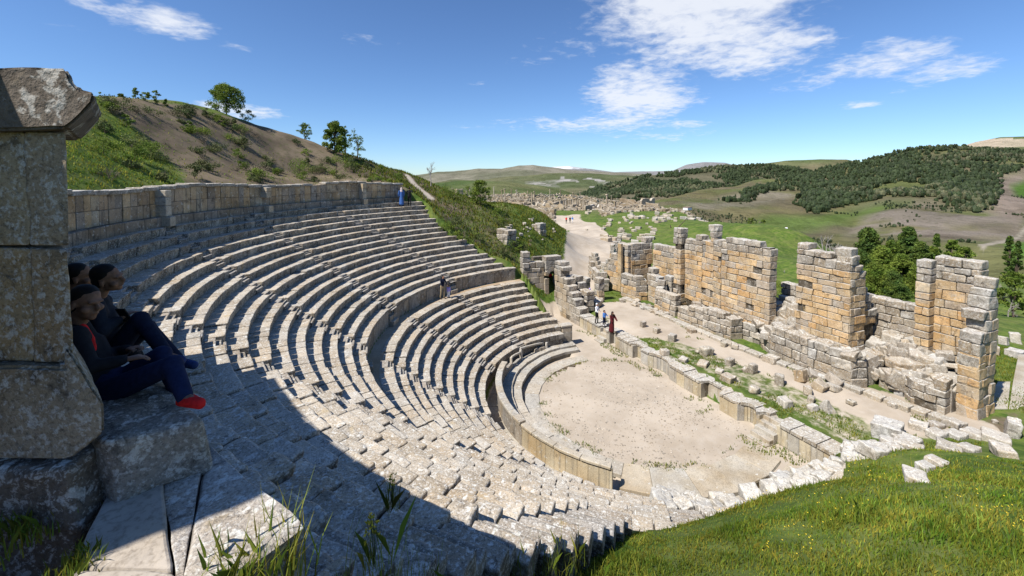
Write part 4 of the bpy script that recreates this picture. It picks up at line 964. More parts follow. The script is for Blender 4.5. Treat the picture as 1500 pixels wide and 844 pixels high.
# ------------------------------------------------------------------ woods on the far slopes
ICO = None
def ico():
    bm = bmesh.new(); bmesh.ops.create_icosphere(bm, subdivisions=1, radius=1)
    V = np.array([v.co[:] for v in bm.verts]); F = np.array([[v.index for v in f.verts] for f in bm.faces]); bm.free(); return V, F
IV, IF = ico()
def wood(V, Q, polys, n, hr, label, thin=.35, seed=3):
    r = np.random.default_rng(seed); nx = len(np.unique(Q[:1000, 0])); 
    ok = np.zeros(len(Q), bool)
    for p in polys: ok |= inpoly(Q[:, 0], Q[:, 1], p)
    idx = np.nonzero(ok)[0]
    # spread by ground area: chance proportional to squared distance
    d = np.linalg.norm(V[idx] - CAM, axis=1); w = d ** 1.3; w /= w.sum()
    pick = r.choice(idx, n, p=w); B = V[pick] + np.column_stack([r.normal(0, 1, n), r.normal(0, 1, n), np.zeros(n)]) * (np.linalg.norm(V[pick] - CAM, axis=1) * .0045)[:, None]
    keep = fbm(B * np.array([1, 1, 0]), .012, 3, seed) > -thin; B = B[keep]; n = len(B)
    h = r.uniform(*hr, n); wd = h * r.uniform(.24, .46, n)
    T = IV[None] * np.stack([wd, wd, h * .55], 1)[:, None, :]; T *= r.uniform(.7, 1.3, (n, 12, 1))
    top = IV[:, 2] > .5; T[:, top, :2] *= .6
    T += B[:, None, :]; T[:, :, 2] += (h * .42)[:, None]
    kind = r.random(n); g = fbm(B * np.array([1, 1, 0]), .01, 2, 40 + seed)
    c = np.where(((g > .30) & (kind < .5))[:, None], np.array([2.6, 1.9, 2.6]), np.array([1.0, 1.0, 1.0])) * r.uniform(.6, 1.35, (n, 1))
    mb = MB(); mb.add(T.reshape(-1, 3), (IF[None] + (np.arange(n) * 12)[:, None, None]).reshape(-1, 3), np.repeat(c, 12, 0))
    tag(mb.build('wood', M['forest'], smooth=False), label, 'wood', kind='stuff')
wood(V2, Q2, [[(1046, 302), (1090, 284), (1150, 264), (1180, 255), (1220, 245), (1260, 236), (1290, 230), (1330, 222), (1400, 215), (1450, 216), (1500, 220), (1560, 225), (1560, 240), (1500, 245), (1462, 256), (1455, 300), (1430, 308), (1400, 300), (1360, 292), (1300, 292), (1240, 306), (1190, 320), (1165, 304), (1182, 285), (1170, 276), (1130, 282), (1090, 298)]],
     17000, (4.5, 10), 'dense pine wood covering the long ridge at the upper right')
wood(V1, Q1, [[(830, 294), (880, 272), (950, 255), (1000, 249), (1060, 242), (1130, 241), (1200, 250), (1190, 262), (1100, 284), (1050, 296), (1005, 286), (960, 296), (900, 298)]], 10000, (7, 12), 'dark far wood on the low hills beyond the ruined town', seed=9)
wood(V2, Q2, [[(1000, 310), (1180, 290), (1300, 295), (1460, 300), (1560, 260), (1600, 400), (1300, 410), (1100, 370)]], 6000, (.9, 3.4), 'low dark scrub dotted over the bare valley slopes', thin=-.05, seed=15)
# ------------------------------------------------------------------ trees and bushes, one by one
def tube(mb, a, b, r0, r1, n=5, col=(1, 1, 1)):
    a = np.array(a, float); b = np.array(b, float); d = b - a; d /= np.linalg.norm(d) + 1e-9
    u = np.cross(d, (0, 0, 1)); u = u / np.linalg.norm(u) if np.linalg.norm(u) > .05 else np.array([1, 0, 0]); v = np.cross(d, u)
    t = np.linspace(0, 2 * math.pi, n, endpoint=False); ring_ = np.cos(t)[:, None] * u + np.sin(t)[:, None] * v
    V = np.concatenate([a + ring_ * r0, b + ring_ * r1]); F = [(i, (i + 1) % n, n + (i + 1) % n, n + i) for i in range(n)]
    mb.add(V, np.array(F), col)
def leaves(mb, centers, rad, n, size, r, flat=.6, up=0.0, shade=None):
    k = len(centers); c = np.repeat(centers, n, 0); rr = np.repeat(rad, n)
    d = r.normal(0, 1, (k * n, 3)); d /= np.linalg.norm(d, axis=1)[:, None]
    p = c + d * (rr * r.random(k * n) ** .45)[:, None] * np.array([1, 1, flat])
    a = r.normal(0, 1, (k * n, 3)); a[:, 2] += up; a /= np.linalg.norm(a, axis=1)[:, None]
    b = np.cross(a, r.normal(0, 1, (k * n, 3))); b /= np.linalg.norm(b, axis=1)[:, None]
    s = size * r.uniform(.6, 1.3, k * n)[:, None]
    V = np.stack([p - a * s, p + b * s * .45, p + a * s, p - b * s * .45], 1).reshape(-1, 3)
    F = np.arange(k * n * 4).reshape(-1, 4)
    cl = np.repeat(r.uniform(.72, 1.28, k), n) * r.uniform(.8, 1.2, k * n)
    mb.add(V, F, np.repeat(np.stack([cl, cl, cl * .9], 1), 4, 0))
def tree(base, h, w, label, cat='tree', kind='round', mat='leaf', seed=1, group=None, dens=1.0, name=None, leaf=None, root_obj=True):
    r = np.random.default_rng(seed); base = np.array(base, float); base[2] -= .15
    name = name or {'round': 'tree', 'pine': 'pine_tree', 'bare': 'bare_tree', 'shrub': 'shrub', 'dry': 'dry_bush'}[kind]
    t_ = thing(name, tuple(base), label, cat, group)
    tk = MB(); cr = MB()
    th = h * {'round': .13, 'pine': .12, 'bare': .2, 'shrub': .1, 'dry': .03}[kind]
    bark = 'barepale' if kind in ('bare', 'dry') else 'bark'
    r0 = max(.02, h * .022)
    ls = leaf or max(.05, h * .026)
    if kind in ('round', 'shrub', 'pine'):
        n = int((46 if kind != 'shrub' else 16) * dens) + 4; C_ = []
        for i in range(n):
            u = r.random() ** .8
            if kind == 'pine':
                z = th + (h * .97 - th) * u; R0 = w / 2 * (1 - u) ** .65 * r.uniform(.45, 1.1)
            else:
                z = th + (h - th) * u; R0 = w / 2 * math.sin(math.pi * min(.97, .12 + .86 * u)) ** .6 * r.uniform(.35, 1.12)
            a = r.uniform(0, 6.28); C_.append([base[0] + R0 * math.cos(a), base[1] + R0 * math.sin(a), base[2] + z])
        C_ = np.array(C_); rad = w * r.uniform(.09, .17, n) * (1.0 if kind != 'shrub' else 1.6)
        leaves(cr, C_, rad, int(70 * dens if kind != 'shrub' else 60), ls, r, .75, .6 if kind == 'pine' else 0)
        for c in C_[::3]:
            z0 = base + np.array([0, 0, min(c[2] - base[2], h) * .55]); tube(tk, z0, c, r0 * .35, r0 * .1, 4)
        tube(tk, base, base + (r.normal(0, .03) * h, r.normal(0, .03) * h, h * .5), r0, r0 * .6, 7); tube(tk, base + (0, 0, h * .48), base + (0, 0, h * .85), r0 * .6, r0 * .2, 6)
    else:
        def rec(p, d, L, rr, lv):
            q = p + d * L; tube(cr if lv > 0 else tk, p, q, rr, rr * .62, 4)
            if lv >= (4 if kind == 'bare' else 3): return
            for _ in range(3 if kind == 'bare' else 4):
                nd = d + r.normal(0, .42 if kind == 'bare' else .55, 3); nd[2] += .12; nd /= np.linalg.norm(nd); rec(q if _ else p + d * L * .7, nd, L * r.uniform(.6, .82), rr * .58, lv + 1)
        if kind == 'bare': rec(base, np.array([0, 0, 1.0]), h * .3, r0 * 1.1, 0)
        else:
            tube(tk, base, base + (0, 0, h * .1), r0 * 1.5, r0, 5)
            for _ in range(7):
                d = r.normal(0, .5, 3); d[2] = abs(d[2]) + .6; d /= np.linalg.norm(d); rec(base.copy(), d, h * .36, r0 * .8, 1)
    part(tk, 'trunk' if kind not in ('shrub', 'dry') else 'stem', M[bark], t_)
    o = part(cr, 'crown', M[mat] if kind not in ('bare', 'dry') else M['barepale' if kind == 'bare' else 'drybush'], t_)
    return t_
def gz_at(x, y): return float(terr([x], [y], False)[0])
def tree_px(px, ptop, dep, wpx, label, **kw):
    q = D(px, ptop, dep); z = gz_at(q[0], q[1]); h = q[2] - z
    return tree((q[0], q[1], z), max(h, .3), wpx * dep / FPX, label, **kw)
tree_px(331, 124, 41.5, 46, 'lone round tree standing on the crest of the bare brown slope', seed=3, dens=1.9)
tree_px(363, 160, 43, 16, 'small bush just right of the lone crest tree', 'bush', kind='shrub', seed=4) if False else tree_px(363, 160, 43, 16, 'small bush just right of the lone crest tree', kind='shrub', seed=4, cat='bush')
tree_px(446, 179, 47.5, 18, 'little green tree on the crest between the lone tree and the clump', seed=5, cat='tree', kind='round')
tree_px(490, 178, 46, 32, 'tallest green tree of the clump on the slope above the wall', seed=6, dens=1.9)
tree_px(523, 188, 49, 26, 'thin open crowned tree right in the clump above the wall', seed=7, dens=.45)
tree_px(506, 184, 49, 20, 'thin sapling between the two trees of the clump above the wall', seed=8, dens=.4)
tree_px(493, 226, 40, 36, 'bright green bush below the clump, nearest the wall', kind='shrub', seed=9, cat='bush')
tree_px(439, 232, 36, 34, 'bright green bush behind the wall left of the clump', kind='shrub', seed=10, cat='bush')
tree_px(375, 226, 31, 52, 'brown leafless bush standing behind the wall', kind='dry', seed=11, cat='bush')
tree_px(345, 238, 30, 36, 'low tangled leafless bush left of the big brown one', kind='dry', seed=12, cat='bush')
tree_px(150, 200, 21, 44, 'dark olive shrub low on the green slope at the left', kind='shrub', seed=13, cat='bush')
tree_px(220, 206, 25, 46, 'round dark olive shrub on the edge of the green slope', kind='shrub', seed=14, cat='bush')
tree_px(157, 148, 27, 22, 'small bright shrub just under the crest at the far left', kind='shrub', seed=15, cat='bush')
tree_px(290, 196, 33, 34, 'grey green shrub in the middle of the brown slope', kind='shrub', seed=16, cat='bush')
tree_px(340, 195, 36, 30, 'grey green shrub higher on the brown slope under the lone tree', kind='shrub', seed=17, cat='bush')
for i, (px, pt, w_) in enumerate([(176, 134, 7), (198, 127, 9), (213, 131, 11), (228, 130, 10), (243, 143, 7), (145, 133, 8)]):
    tree_px(px, pt, 32 + i * .5, w_, 'small wind bent plant on the skyline of the left slope', kind='shrub', seed=20 + i, cat='plant', group='plants on the left skyline', dens=.6)
tree_px(703, 264, 52, 32, 'round green tree standing at the top of the green bank by the town', seed=30, dens=1.3)
tree_px(631, 232, 53, 24, 'small leafless sapling against the sky beside the path', kind='bare', seed=31)
tree_px(685, 272, 56, 12, 'dark bush left of the round bank tree', kind='shrub', seed=32, cat='bush')
tree_px(652, 270, 49, 18, 'low green bush beside the descending path', kind='shrub', seed=33, cat='bush')
tree_px(666, 277, 50, 22, 'wider green bush at the foot of the descending path', kind='shrub', seed=34, cat='bush')
tree_px(727, 305, 50, 26, 'dark bush above the ruined stump on the bank', kind='shrub', seed=35, cat='bush')
rb = random.Random(5)
for i in range(26):
    px = rb.uniform(650, 790); py = 315 + (px - 650) * .62 * rb.uniform(.35, 1.0) + rb.uniform(-8, 22); c = on_ground(px, py, 20, 90)
    if c is None: continue
    k = i % 3; tree(c, rb.uniform(.5, 1.1), rb.uniform(.8, 1.6), ['low grey green shrub on the far bank beside the seats', 'low bright shrub on the far bank beside the seats', 'low dry brown bush on the far bank beside the seats'][k], 'bush', 'shrub' if k < 2 else 'dry', mat='shrub' if k == 0 else 'leaf', seed=60 + i, group=['grey green shrubs on the far bank', 'bright shrubs on the far bank', 'dry bushes on the far bank'][k], dens=.7)
# pines behind the towers
for i, (px, pt, dp, wp, k) in enumerate([(1272, 333, 52, 46, 0), (1306, 352, 50, 44, 1), (1331, 332, 55, 40, 0), (1291, 360, 47, 50, 1), (1262, 366, 45, 36, 0), (1350, 352, 50, 38, 0), (1322, 372, 45, 48, 1), (1282, 384, 42, 46, 1), (1345, 388, 43, 40, 1), (1367, 360, 57, 34, 1), (1308, 396, 41, 40, 0)]):
    tree_px(px, pt, dp, wp, ['dark green pine in the clump behind the towers', 'lighter yellowish pine in the clump behind the towers'][k], kind='pine', mat='pine' if k == 0 else 'leaf', seed=100 + i, group=['dark pines behind the towers', 'lighter pines behind the towers'][k], dens=2.1, cat='tree')
for i, (px, pt, dp, wp, lab) in enumerate([(1212, 326, 52, 36, 'leafless grey tree left of the pines, tallest'), (1240, 334, 54, 34, 'leafless grey tree touching the pines'), (1225, 345, 50, 30, 'leafless grey tree between two taller bare ones'), (1150, 392, 48, 30, 'low leafless grey tree in the gap between the left towers'),
                                       (1303, 400, 42, 20, 'pale leafless sapling in front of the pine clump'), (1462, 405, 50, 34, 'leafless grey tree just right of the right tower'), (1478, 430, 46, 34, 'leafless grey tree in the hollow at the right edge')]):
    tree_px(px, pt, dp, wp, lab, kind='bare', seed=130 + i)
for i, (px, pt, dp, wp, lab) in enumerate([(1488, 398, 48, 40, 'green bushy tree at the right edge beyond the tower'), (1395, 352, 75, 26, 'low olive tree just above the right tower'), (1373, 340, 95, 14, 'small dark cypress like tree above the pines'), (1412, 362, 70, 30, 'low olive bush beside the valley track'),
                                       (1480, 344, 150, 16, 'taller dark conifer by the bright field at the right edge'), (1492, 352, 145, 14, 'shorter dark conifer by the bright field at the right edge'), (1325, 342, 150, 10, 'tiny dark tree on the valley slope')]):
    tree_px(px, pt, dp, wp, lab, kind='pine' if 'con' in lab or 'cyp' in lab else 'round', mat='pine' if 'dark' in lab else 'leaf', seed=150 + i)
for i, (px, pt) in enumerate([(1025, 322), (1040, 326), (1050, 322), (1100, 318), (1118, 322), (983, 322)]):
    tree_px(px, pt, 118, 12, 'small round tree beyond the rim of the green field', seed=170 + i, group='small trees beyond the green field', dens=.6)
rb = random.Random(8)
for i in range(95):
    px = rb.uniform(130, 590); top = np.interp(px, [150, 250, 330, 400, 450, 500, 560, 600], [142, 152, 168, 190, 207, 224, 246, 262]); py = rb.uniform(top + 6, 268); c = on_ground(px, py, 15, 70)
    if c is None or math.hypot(c[0], c[1]) < 24.3: continue
    k = rb.choice([0, 0, 1, 2]); tree(c, rb.uniform(.3, 1.0), rb.uniform(.6, 1.7), ['low grey green scrub bush on the brown slope', 'low bright bush on the brown slope', 'low dry brown bush on the brown slope'][k], 'bush', 'shrub' if k < 2 else 'dry', mat='shrub' if k == 0 else 'leaf', seed=260 + i, group=['grey green scrub on the brown slope', 'bright bushes on the brown slope', 'dry bushes on the brown slope'][k], dens=.6)
# ------------------------------------------------------------------ grass
def blades(mb, X, Y, Z, h, w, r, col=1.0):
    n = len(X); a = r.uniform(0, 6.28, n); ln = r.uniform(.1, .7, n) * h; b = a + r.uniform(-.6, .6, n) + 1.57
    P0 = np.stack([X, Y, Z], 1); wx = np.stack([np.cos(a), np.sin(a), a * 0], 1) * w[:, None] / 2; le = np.stack([np.cos(b), np.sin(b), b * 0], 1)
    m = P0 + le * (ln * .3)[:, None]; m[:, 2] += h * .6; tip = P0 + le * ln[:, None]; tip[:, 2] += h
    V = np.stack([P0 - wx, P0 + wx, m + wx * .7, tip, m - wx * .7], 1).reshape(-1, 3)
    c = (r.uniform(.65, 1.35, n) * col)[:, None] * np.array([[1.0, 1.0, .8]]); c[:, 0] *= r.uniform(.8, 1.5, n)
    mb.add(V, np.arange(n * 5).reshape(-1, 5), np.repeat(c, 5, 0))
r = np.random.default_rng(11)
N = 330000
th = np.radians(r.uniform(-64, 60, N)) + YAW; dd = 1.2 * (24 / 1.2) ** (r.random(N) ** .72)
gx_, gy_ = CAM[0] + dd * np.sin(th), CAM[1] + dd * np.cos(th)
rad_ = np.hypot(gx_, gy_); an_ = np.degrees(np.arctan2(gy_, gx_)) % 360
ok = ~((rad_ < 23.8) & (rad_ > 5) & (an_ > 80) & (an_ < near_end(rad_) + .3)) & ~((rad_ < 8.9) & (an_ > 200) & (an_ < 292)) & (gy_ < -8.2)
pvx = P(266, 862, 11)[0]
for q_ in ([(90, 1050), (90, 745), (205, 670), (300, 640), (450, 690), (610, 720), (560, 810), (446, 772), (318, 862), (262, 1050)],):
    ok &= ~inpoly(gx_, gy_, [tuple(P(a, b, 11)[:2]) for a, b in q_])
gx_, gy_, dd = gx_[ok], gy_[ok], dd[ok]; gzz = terr(gx_, gy_)
cv = cover(gx_, gy_, gzz); k = (cv.max(1) < .5) | (r.random(len(gx_)) < .08); gx_, gy_, dd, gzz = gx_[k], gy_[k], dd[k], gzz[k]
pt_ = np.stack([gx_, gy_, gx_ * 0], 1); ht = (.042 + .04 * np.clip(fbm(pt_, .6, 3, 2) + .5, 0, 1.4)) * r.uniform(.6, 1.7, len(gx_)); ht *= np.where(r.random(len(gx_)) < .03, 1.9, 1); cl_ = fbm(pt_, 1.1, 3, 55); ht *= np.clip(1 + cl_ * 1.5, .35, 2.1)
mb = MB(); blades(mb, gx_, gy_, gzz - .01, ht, .006 + dd * .0011, r, .75 + .45 * np.clip(fbm(pt_, .9, 3, 31) + .5, 0, 1))
tag(mb.build('grass', M['grass']), 'thick green grass on the near bank', 'grass', kind='stuff')
# short turf and weeds on the stage strip and around the stones
N = 150000
X = r.uniform(-8, 30, N); Y = r.uniform(-10.5, 17, N); Z = terr(X, Y); cv = cover(X, Y, Z)
pt_ = np.stack([X, Y, X * 0], 1); nn = fbm(pt_, .7, 4, 77)
edge = (X > 4.9) & ((X < 10.4) & (nn > .05) & (cv[:, 0] < .75) | (nn > .42) | (X > 16))
rr_ = np.hypot(X - CR[0], Y - CR[1]); edge |= (abs(rr_ - 5.48) < .30) & (X < 3.5) & (fbm(pt_, 1.7, 3, 91) > .06) & (nn > -.3) | ((X > 3.3) & (X < 4.2) & (nn > .10) & (Y > -8) & (Y < 12)) | ((X > 2.2) & (X < 4.2) & (Y < -1) & (Y > -8) & (nn > .18)) | ((X > 10.2) & (X < 11.4) & (nn > .02))
Z = np.where((rr_ < 5.62) & (rr_ > 5.3), .0, Z)
X, Y, Z = X[edge], Y[edge], Z[edge]; n = len(X)
mb = MB(); blades(mb, X, Y, Z - .01, r.uniform(.06, .17, n), r.uniform(.02, .045, n), r, .85)
tag(mb.build('turf', M['grass']), 'patchy short green turf between the fallen stones', 'grass', kind='stuff')
n = 5000; a = r.uniform(0, 6.283, n); q = 5.5 * np.sqrt(r.random(n)); X, Y = CR[0] + q * np.cos(a), CR[1] + q * np.sin(a); k = (X < 4.1) & (fbm(np.stack([X, Y, X * 0], 1), .5, 3, 12) + r.uniform(-.5, .3, n) - Y * .04 > -.12); X, Y = X[k], Y[k]; n = len(X)
s = r.uniform(.012, .045, n) * r.uniform(.6, 1.4, n); T = IV[None] * s[:, None, None] * r.uniform(.6, 1.4, (n, 12, 1)) * np.array([1, 1, .6]); T += np.stack([X, Y, terr(X, Y) + .002], 1)[:, None]
mb = MB(); mb.add(T.reshape(-1, 3), (IF[None] + (np.arange(n) * 12)[:, None, None]).reshape(-1, 3), np.repeat(np.array([[.40, .35, .29]]) * r.uniform(.5, 1.4, (n, 1)), 12, 0)); tag(mb.build('gravel', M['town']), 'loose gravel strewn over the orchestra floor', 'gravel', kind='stuff')
# far bank growth
N = 60000
X = r.uniform(-14, 24, N); Y = r.uniform(9, 60, N); R2 = np.hypot(X, Y); A2 = np.degrees(np.arctan2(Y, X)) % 360
k = (R2 > 9) & (A2 < far_end(R2) - .8) & ~((X > .3) & (Y < 16)) & (R2 > 13) | ((R2 > 25) & (A2 < 115)); X, Y = X[k], Y[k]; Z = terr(X, Y); cv = cover(X, Y, Z); k = (cv[:, 0] < .3) & (Z > 1.3); X, Y, Z = X[k], Y[k], Z[k]; n = len(X)
mb = MB(); blades(mb, X, Y, Z - .02, r.uniform(.12, .38, n), r.uniform(.05, .12, n), r, r.uniform(.4, .85, n)); tag(mb.build('rough_grass', M['grass']), 'rough green growth covering the far bank', 'grass', kind='stuff')
N = 60000                                   # left slope
th = np.radians(r.uniform(-64, -20, N)) + YAW; dd = r.uniform(14, 46, N); X, Y = CAM[0] + dd * np.sin(th), CAM[1] + dd * np.cos(th); k = np.hypot(X, Y) > 24.2; X, Y, dd = X[k], Y[k], dd[k]; Z = terr(X, Y); cv = cover(X, Y, Z)
k = (cv.max(1) < .4) | (r.random(len(X)) < .12) & (cv[:, 0] < .4); X, Y, Z = X[k], Y[k], Z[k]; n = len(X)
mb = MB(); blades(mb, X, Y, Z - .02, r.uniform(.05, .16, n), r.uniform(.03, .07, n), r, 1.0); tag(mb.build('slope_grass', M['grass']), 'coarse bright grass on the slope behind the back wall', 'grass', kind='stuff')
# yellow flowers
n = 3000; i = r.choice(len(gx_), n); mb = MB(); s = r.uniform(.008, .018, n) * (1 + dd[i % len(dd)] * .06 if False else 1)
c = np.stack([gx_[i], gy_[i], gzz[i] + ht[i] * .95 + .03], 1); kk = fbm(c, .5, 2, 9) > .22; c = c[kk]; n = len(c); s = (.004 + np.linalg.norm(c - CAM, axis=1) * .0007)[:, None]
V = np.stack([c + s * [1, 0, 0], c + s * [0, 1, .3], c - s * [1, 0, 0], c - s * [0, 1, .3]], 1).reshape(-1, 3); mb.add(V, np.arange(n * 4).reshape(-1, 4)); tag(mb.build('yellow_flowers', M['flower']), 'tiny yellow flowers dotted through the near grass', 'flowers', kind='stuff')
# taller weeds in the foreground, one plant each
def weed(base, h, n, lab, seed, spread=.12, tipyellow=False, wid=.009):
    r = np.random.default_rng(seed); t_ = thing('weed', tuple(base), lab, 'plant'); mb = MB()
    X = base[0] + r.normal(0, spread, n); Y = base[1] + r.normal(0, spread, n); blades(mb, X, Y, np.full(n, base[2] - .03), h * r.uniform(.5, 1.1, n), np.full(n, wid), r, .9)
    part(mb, 'blades', M['grass'], t_)
    if tipyellow:
        mb = MB(); c = np.array(base) + np.stack([r.normal(0, spread * .6, 14), r.normal(0, spread * .6, 14), h * r.uniform(.55, 1.0, 14)], 1); leaves(mb, c, np.full(14, .02), 5, .016, r)
        part(mb, 'flower_heads', M['flower'], t_)
        mb = MB(); [tube(mb, base, q, .003, .002, 4) for q in c]; part(mb, 'stalks', M['shrub'], t_)
weed(P(420, 845, 10.72), .42, 90, 'arching grass tuft at the chipped corner of the slab', 1, .07)
weed(P(350, 866, 10.9), .26, 120, 'dense low grass tuft at the very bottom beside the slab', 2, .09)
weed(P(548, 830, 9.9), .4, 40, 'tall thin weed with reddish stalks over the dark drop', 3, .07, True, .006)
weed(P(600, 850, 9.4), .28, 60, 'straggly grass clump in the dark gap below the seats', 4, .14, False, .005)
weed(P(575, 742, 8.6), .42, 30, 'yellow green plant growing from a joint in the seats', 5, .05, True, .006)
weed(P(30, 775, 11.0), .13, 240, 'leafy green weeds at the left edge under the jamb', 6, .10, False, .007)
weed(P(118, 820, 11.0), .09, 110, 'short moss green tuft at the left side of the sunny slab', 7, .05, False, .008)
weed(P(820, 838, 7.2), .4, 150, 'dry reedy clump at the foot of the broken seat ends', 8, .25, False, .006)
weed(P(730, 850, 7.6), .4, 110, 'dark green weed clump below the toothed seat ends', 9, .2, False, .006)
weed(P(1320, 748, 3.0), .5, 70, 'pale spiky thistle rosette alone in the green bank', 10, .18, False, .03)
# ------------------------------------------------------------------ the ruined town on the ridge
rt = np.random.default_rng(42)
def town_xy(px, dep): q = CAM + RT * ((px - 750) / FPX * dep) + FH * dep; return q[0], q[1]
TC = [(.42, .35, .25), (.47, .40, .30), (.35, .29, .21), (.52, .46, .37)]
cx_ = []
for px in [662, 668, 679, 688, 697, 703, 710, 724, 734, 741, 748, 757]: cx_.append((px + rt.uniform(-2, 2), rt.uniform(240, 330), rt.uniform(5.5, 9)))
for px in np.linspace(762, 1000, 26): cx_.append((px + rt.uniform(-4, 4), rt.uniform(230, 380), rt.uniform(3.5, 6.5)))
for k in range(14): cx_.append((826 + k * 2.6, 215 - k * 4, rt.uniform(3, 4.2)))
for px, dp, h in [(779, 190, 7), (889, 170, 4.5), (700, 210, 8.5)]: cx_.append((px, dp, h))
for i, (px, dp, h) in enumerate(cx_):
    x, y = town_xy(px, dp); z = gz_at(x, y); t_ = thing('column', (x, y, z), 'tall thin pale column on the ruined town skyline' if h > 5.4 else 'short pale column standing among the ruins of the town', 'column', 'tall columns of the ruined town' if h > 5.4 else 'short columns of the ruined town')
    mb = MB(); c = TC[i % 4]
    for k in range(3): tube(mb, (x, y, z + h * k / 3 - .2 * (k == 0)), (x, y, z + h * (k + 1) / 3), .42 - .03 * k, .40 - .03 * k, 8, c)
    part(mb, 'shaft', M['town'], t_)
    mb = MB(); block(mb, (x, y, z + .15), (1.1, 1.1, .4), .3, col=c); part(mb, 'base', M['town'], t_)
    if i % 3 != 1: mb = MB(); block(mb, (x, y, z + h + .2), (1.05, 1.05, .5), .3, 0, 0, c, .1); part(mb, 'capital', M['town'], t_)
for i in range(150):
    px = rt.uniform(660, 1000); dp = 118 * (390 / 118) ** rt.random() if px < 800 else rt.uniform(150, 390); x, y = town_xy(px, dp); z = gz_at(x, y)
    L = rt.uniform(3, 13); h = rt.uniform(1.0, 3.0); a = (.35 if i % 2 else 1.92) + rt.normal(0, .03)
    V, F = rbox((L, .8, h + 1), .15, 1.0); tp = V[:, 2] > 0; V[tp, 2] -= (np.clip(vn(np.stack([V[tp, 0], V[tp, 0] * 0, V[tp, 0] * 0 + i], 1), .5) + .3, 0, 1)) * h * .7
    mb = MB(); mb.add(rough(place(V, (x, y, z + h / 2 - .5), a), .12, .8, i), F, tint(TC[i % 4], .15)); tag(mb.build('house_wall', M['town'], None, False, loc=(x, y, z)), 'low ruined house wall, one of many in the distant town', 'wall', 'ruined house walls of the distant town')
n = 11000; px = rt.uniform(652, 1015, n); dp = 112 * (395 / 112) ** (rt.random(n)); mb = MB()
x, y = town_xy(px[:, None] * 0 + px[:, None], dp[:, None]) if False else (CAM[0] + RT[0] * ((px - 750) / FPX * dep if False else (px - 750) / FPX * dp) + FH[0] * dp, CAM[1] + RT[1] * ((px - 750) / FPX * dp) + FH[1] * dp)
keep = ~((px > 812) & (px < 880) & (dp < 150)) & ~((px < 800) & (dp < 125)) & (fbm(np.stack([x, y, x * 0], 1), .03, 3, 5) > -.25 + np.clip((px - 880) / 260, 0, 1) * .3)
x, y, px, dp = x[keep], y[keep], px[keep], dp[keep]; z = terr(x, y, False); m = len(x)
cube = np.array([[sx_, sy_, sz_] for sx_ in (-.5, .5) for sy_ in (-.5, .5) for sz_ in (-.5, .5)]); CF = np.array([(0, 1, 3, 2), (4, 6, 7, 5), (0, 4, 5, 1), (2, 3, 7, 6), (0, 2, 6, 4), (1, 5, 7, 3)])
def boxes(mb, x, y, z, S, col):
    m = len(x); a = rt.uniform(0, 3.14, m); T = cube[None] * S[:, None, :] * rt.uniform(.75, 1.15, (m, 8, 1)); c, s = np.cos(a)[:, None], np.sin(a)[:, None]
    X = T[:, :, 0] * c - T[:, :, 1] * s + x[:, None]; Y = T[:, :, 0] * s + T[:, :, 1] * c + y[:, None]; Z = T[:, :, 2] + z[:, None] + S[:, 2:3] * .3
    mb.add(np.stack([X, Y, Z], -1).reshape(-1, 3), (CF[None] + (np.arange(m) * 8)[:, None, None]).reshape(-1, 4), np.repeat(col, 8, 0))
S = np.stack([rt.uniform(.4, 2.2, m), rt.uniform(.4, .9, m), rt.uniform(.3, 1.3, m)], 1) * (.6 + dp / 380)[:, None]
boxes(mb, x, y, z, S, np.array(TC)[rt.integers(0, 4, m)] * rt.uniform(.8, 1.2, (m, 1))); tag(mb.build('town_rubble', M['town']), 'countless small building stones covering the ruined town', 'rubble', kind='stuff')
# white stones of the nearer field, each its own stone
k = 0
while k < 170:
    px = rt.uniform(852, 1040); py = rt.uniform(308, 352) if px < 960 else rt.uniform(306, 335)
    if px < 905 and py > 318 and rt.random() < .85 and px < 880: continue
    dp = 11.6 / ((py - 261.4) / 608); dp *= rt.uniform(.97, 1.03); x, y = town_xy(px, dp); z = gz_at(x, y); s = rt.uniform(.45, 1.2)
    V, F = rbox((s * 1.3, s, s * .7), .08, 9); mb = MB(); mb.add(rough(place(V, (x, y, z + s * .2), rt.uniform(0, 3), rt.normal(0, .1)), .06, 1.5), F, tint((.55, .50, .42), .12)); tag(mb.build('field_stone', M['town'], None, False, loc=(x, y, z)), 'pale building stone lying in the field right of the road', 'stone', 'pale stones in the field by the road'); k += 1
k = 0
while k < 24:
    px = rt.uniform(735, 815); py = rt.uniform(318, 352); c = on_ground(px, py, 40, 120)
    if c is None: continue
    s = rt.uniform(.2, .5); V, F = rbox((s * 1.3, s, s * .7), .08, 9); mb = MB(); mb.add(rough(place(V, (c[0], c[1], c[2] + s * .2), rt.uniform(0, 3)), .05, 1.5), F, tint((.5, .46, .4), .12)); tag(mb.build('bank_stone', M['town'], None, False, loc=tuple(c)), 'pale stone on the green bank left of the road', 'stone', 'pale stones on the bank left of the road'); k += 1
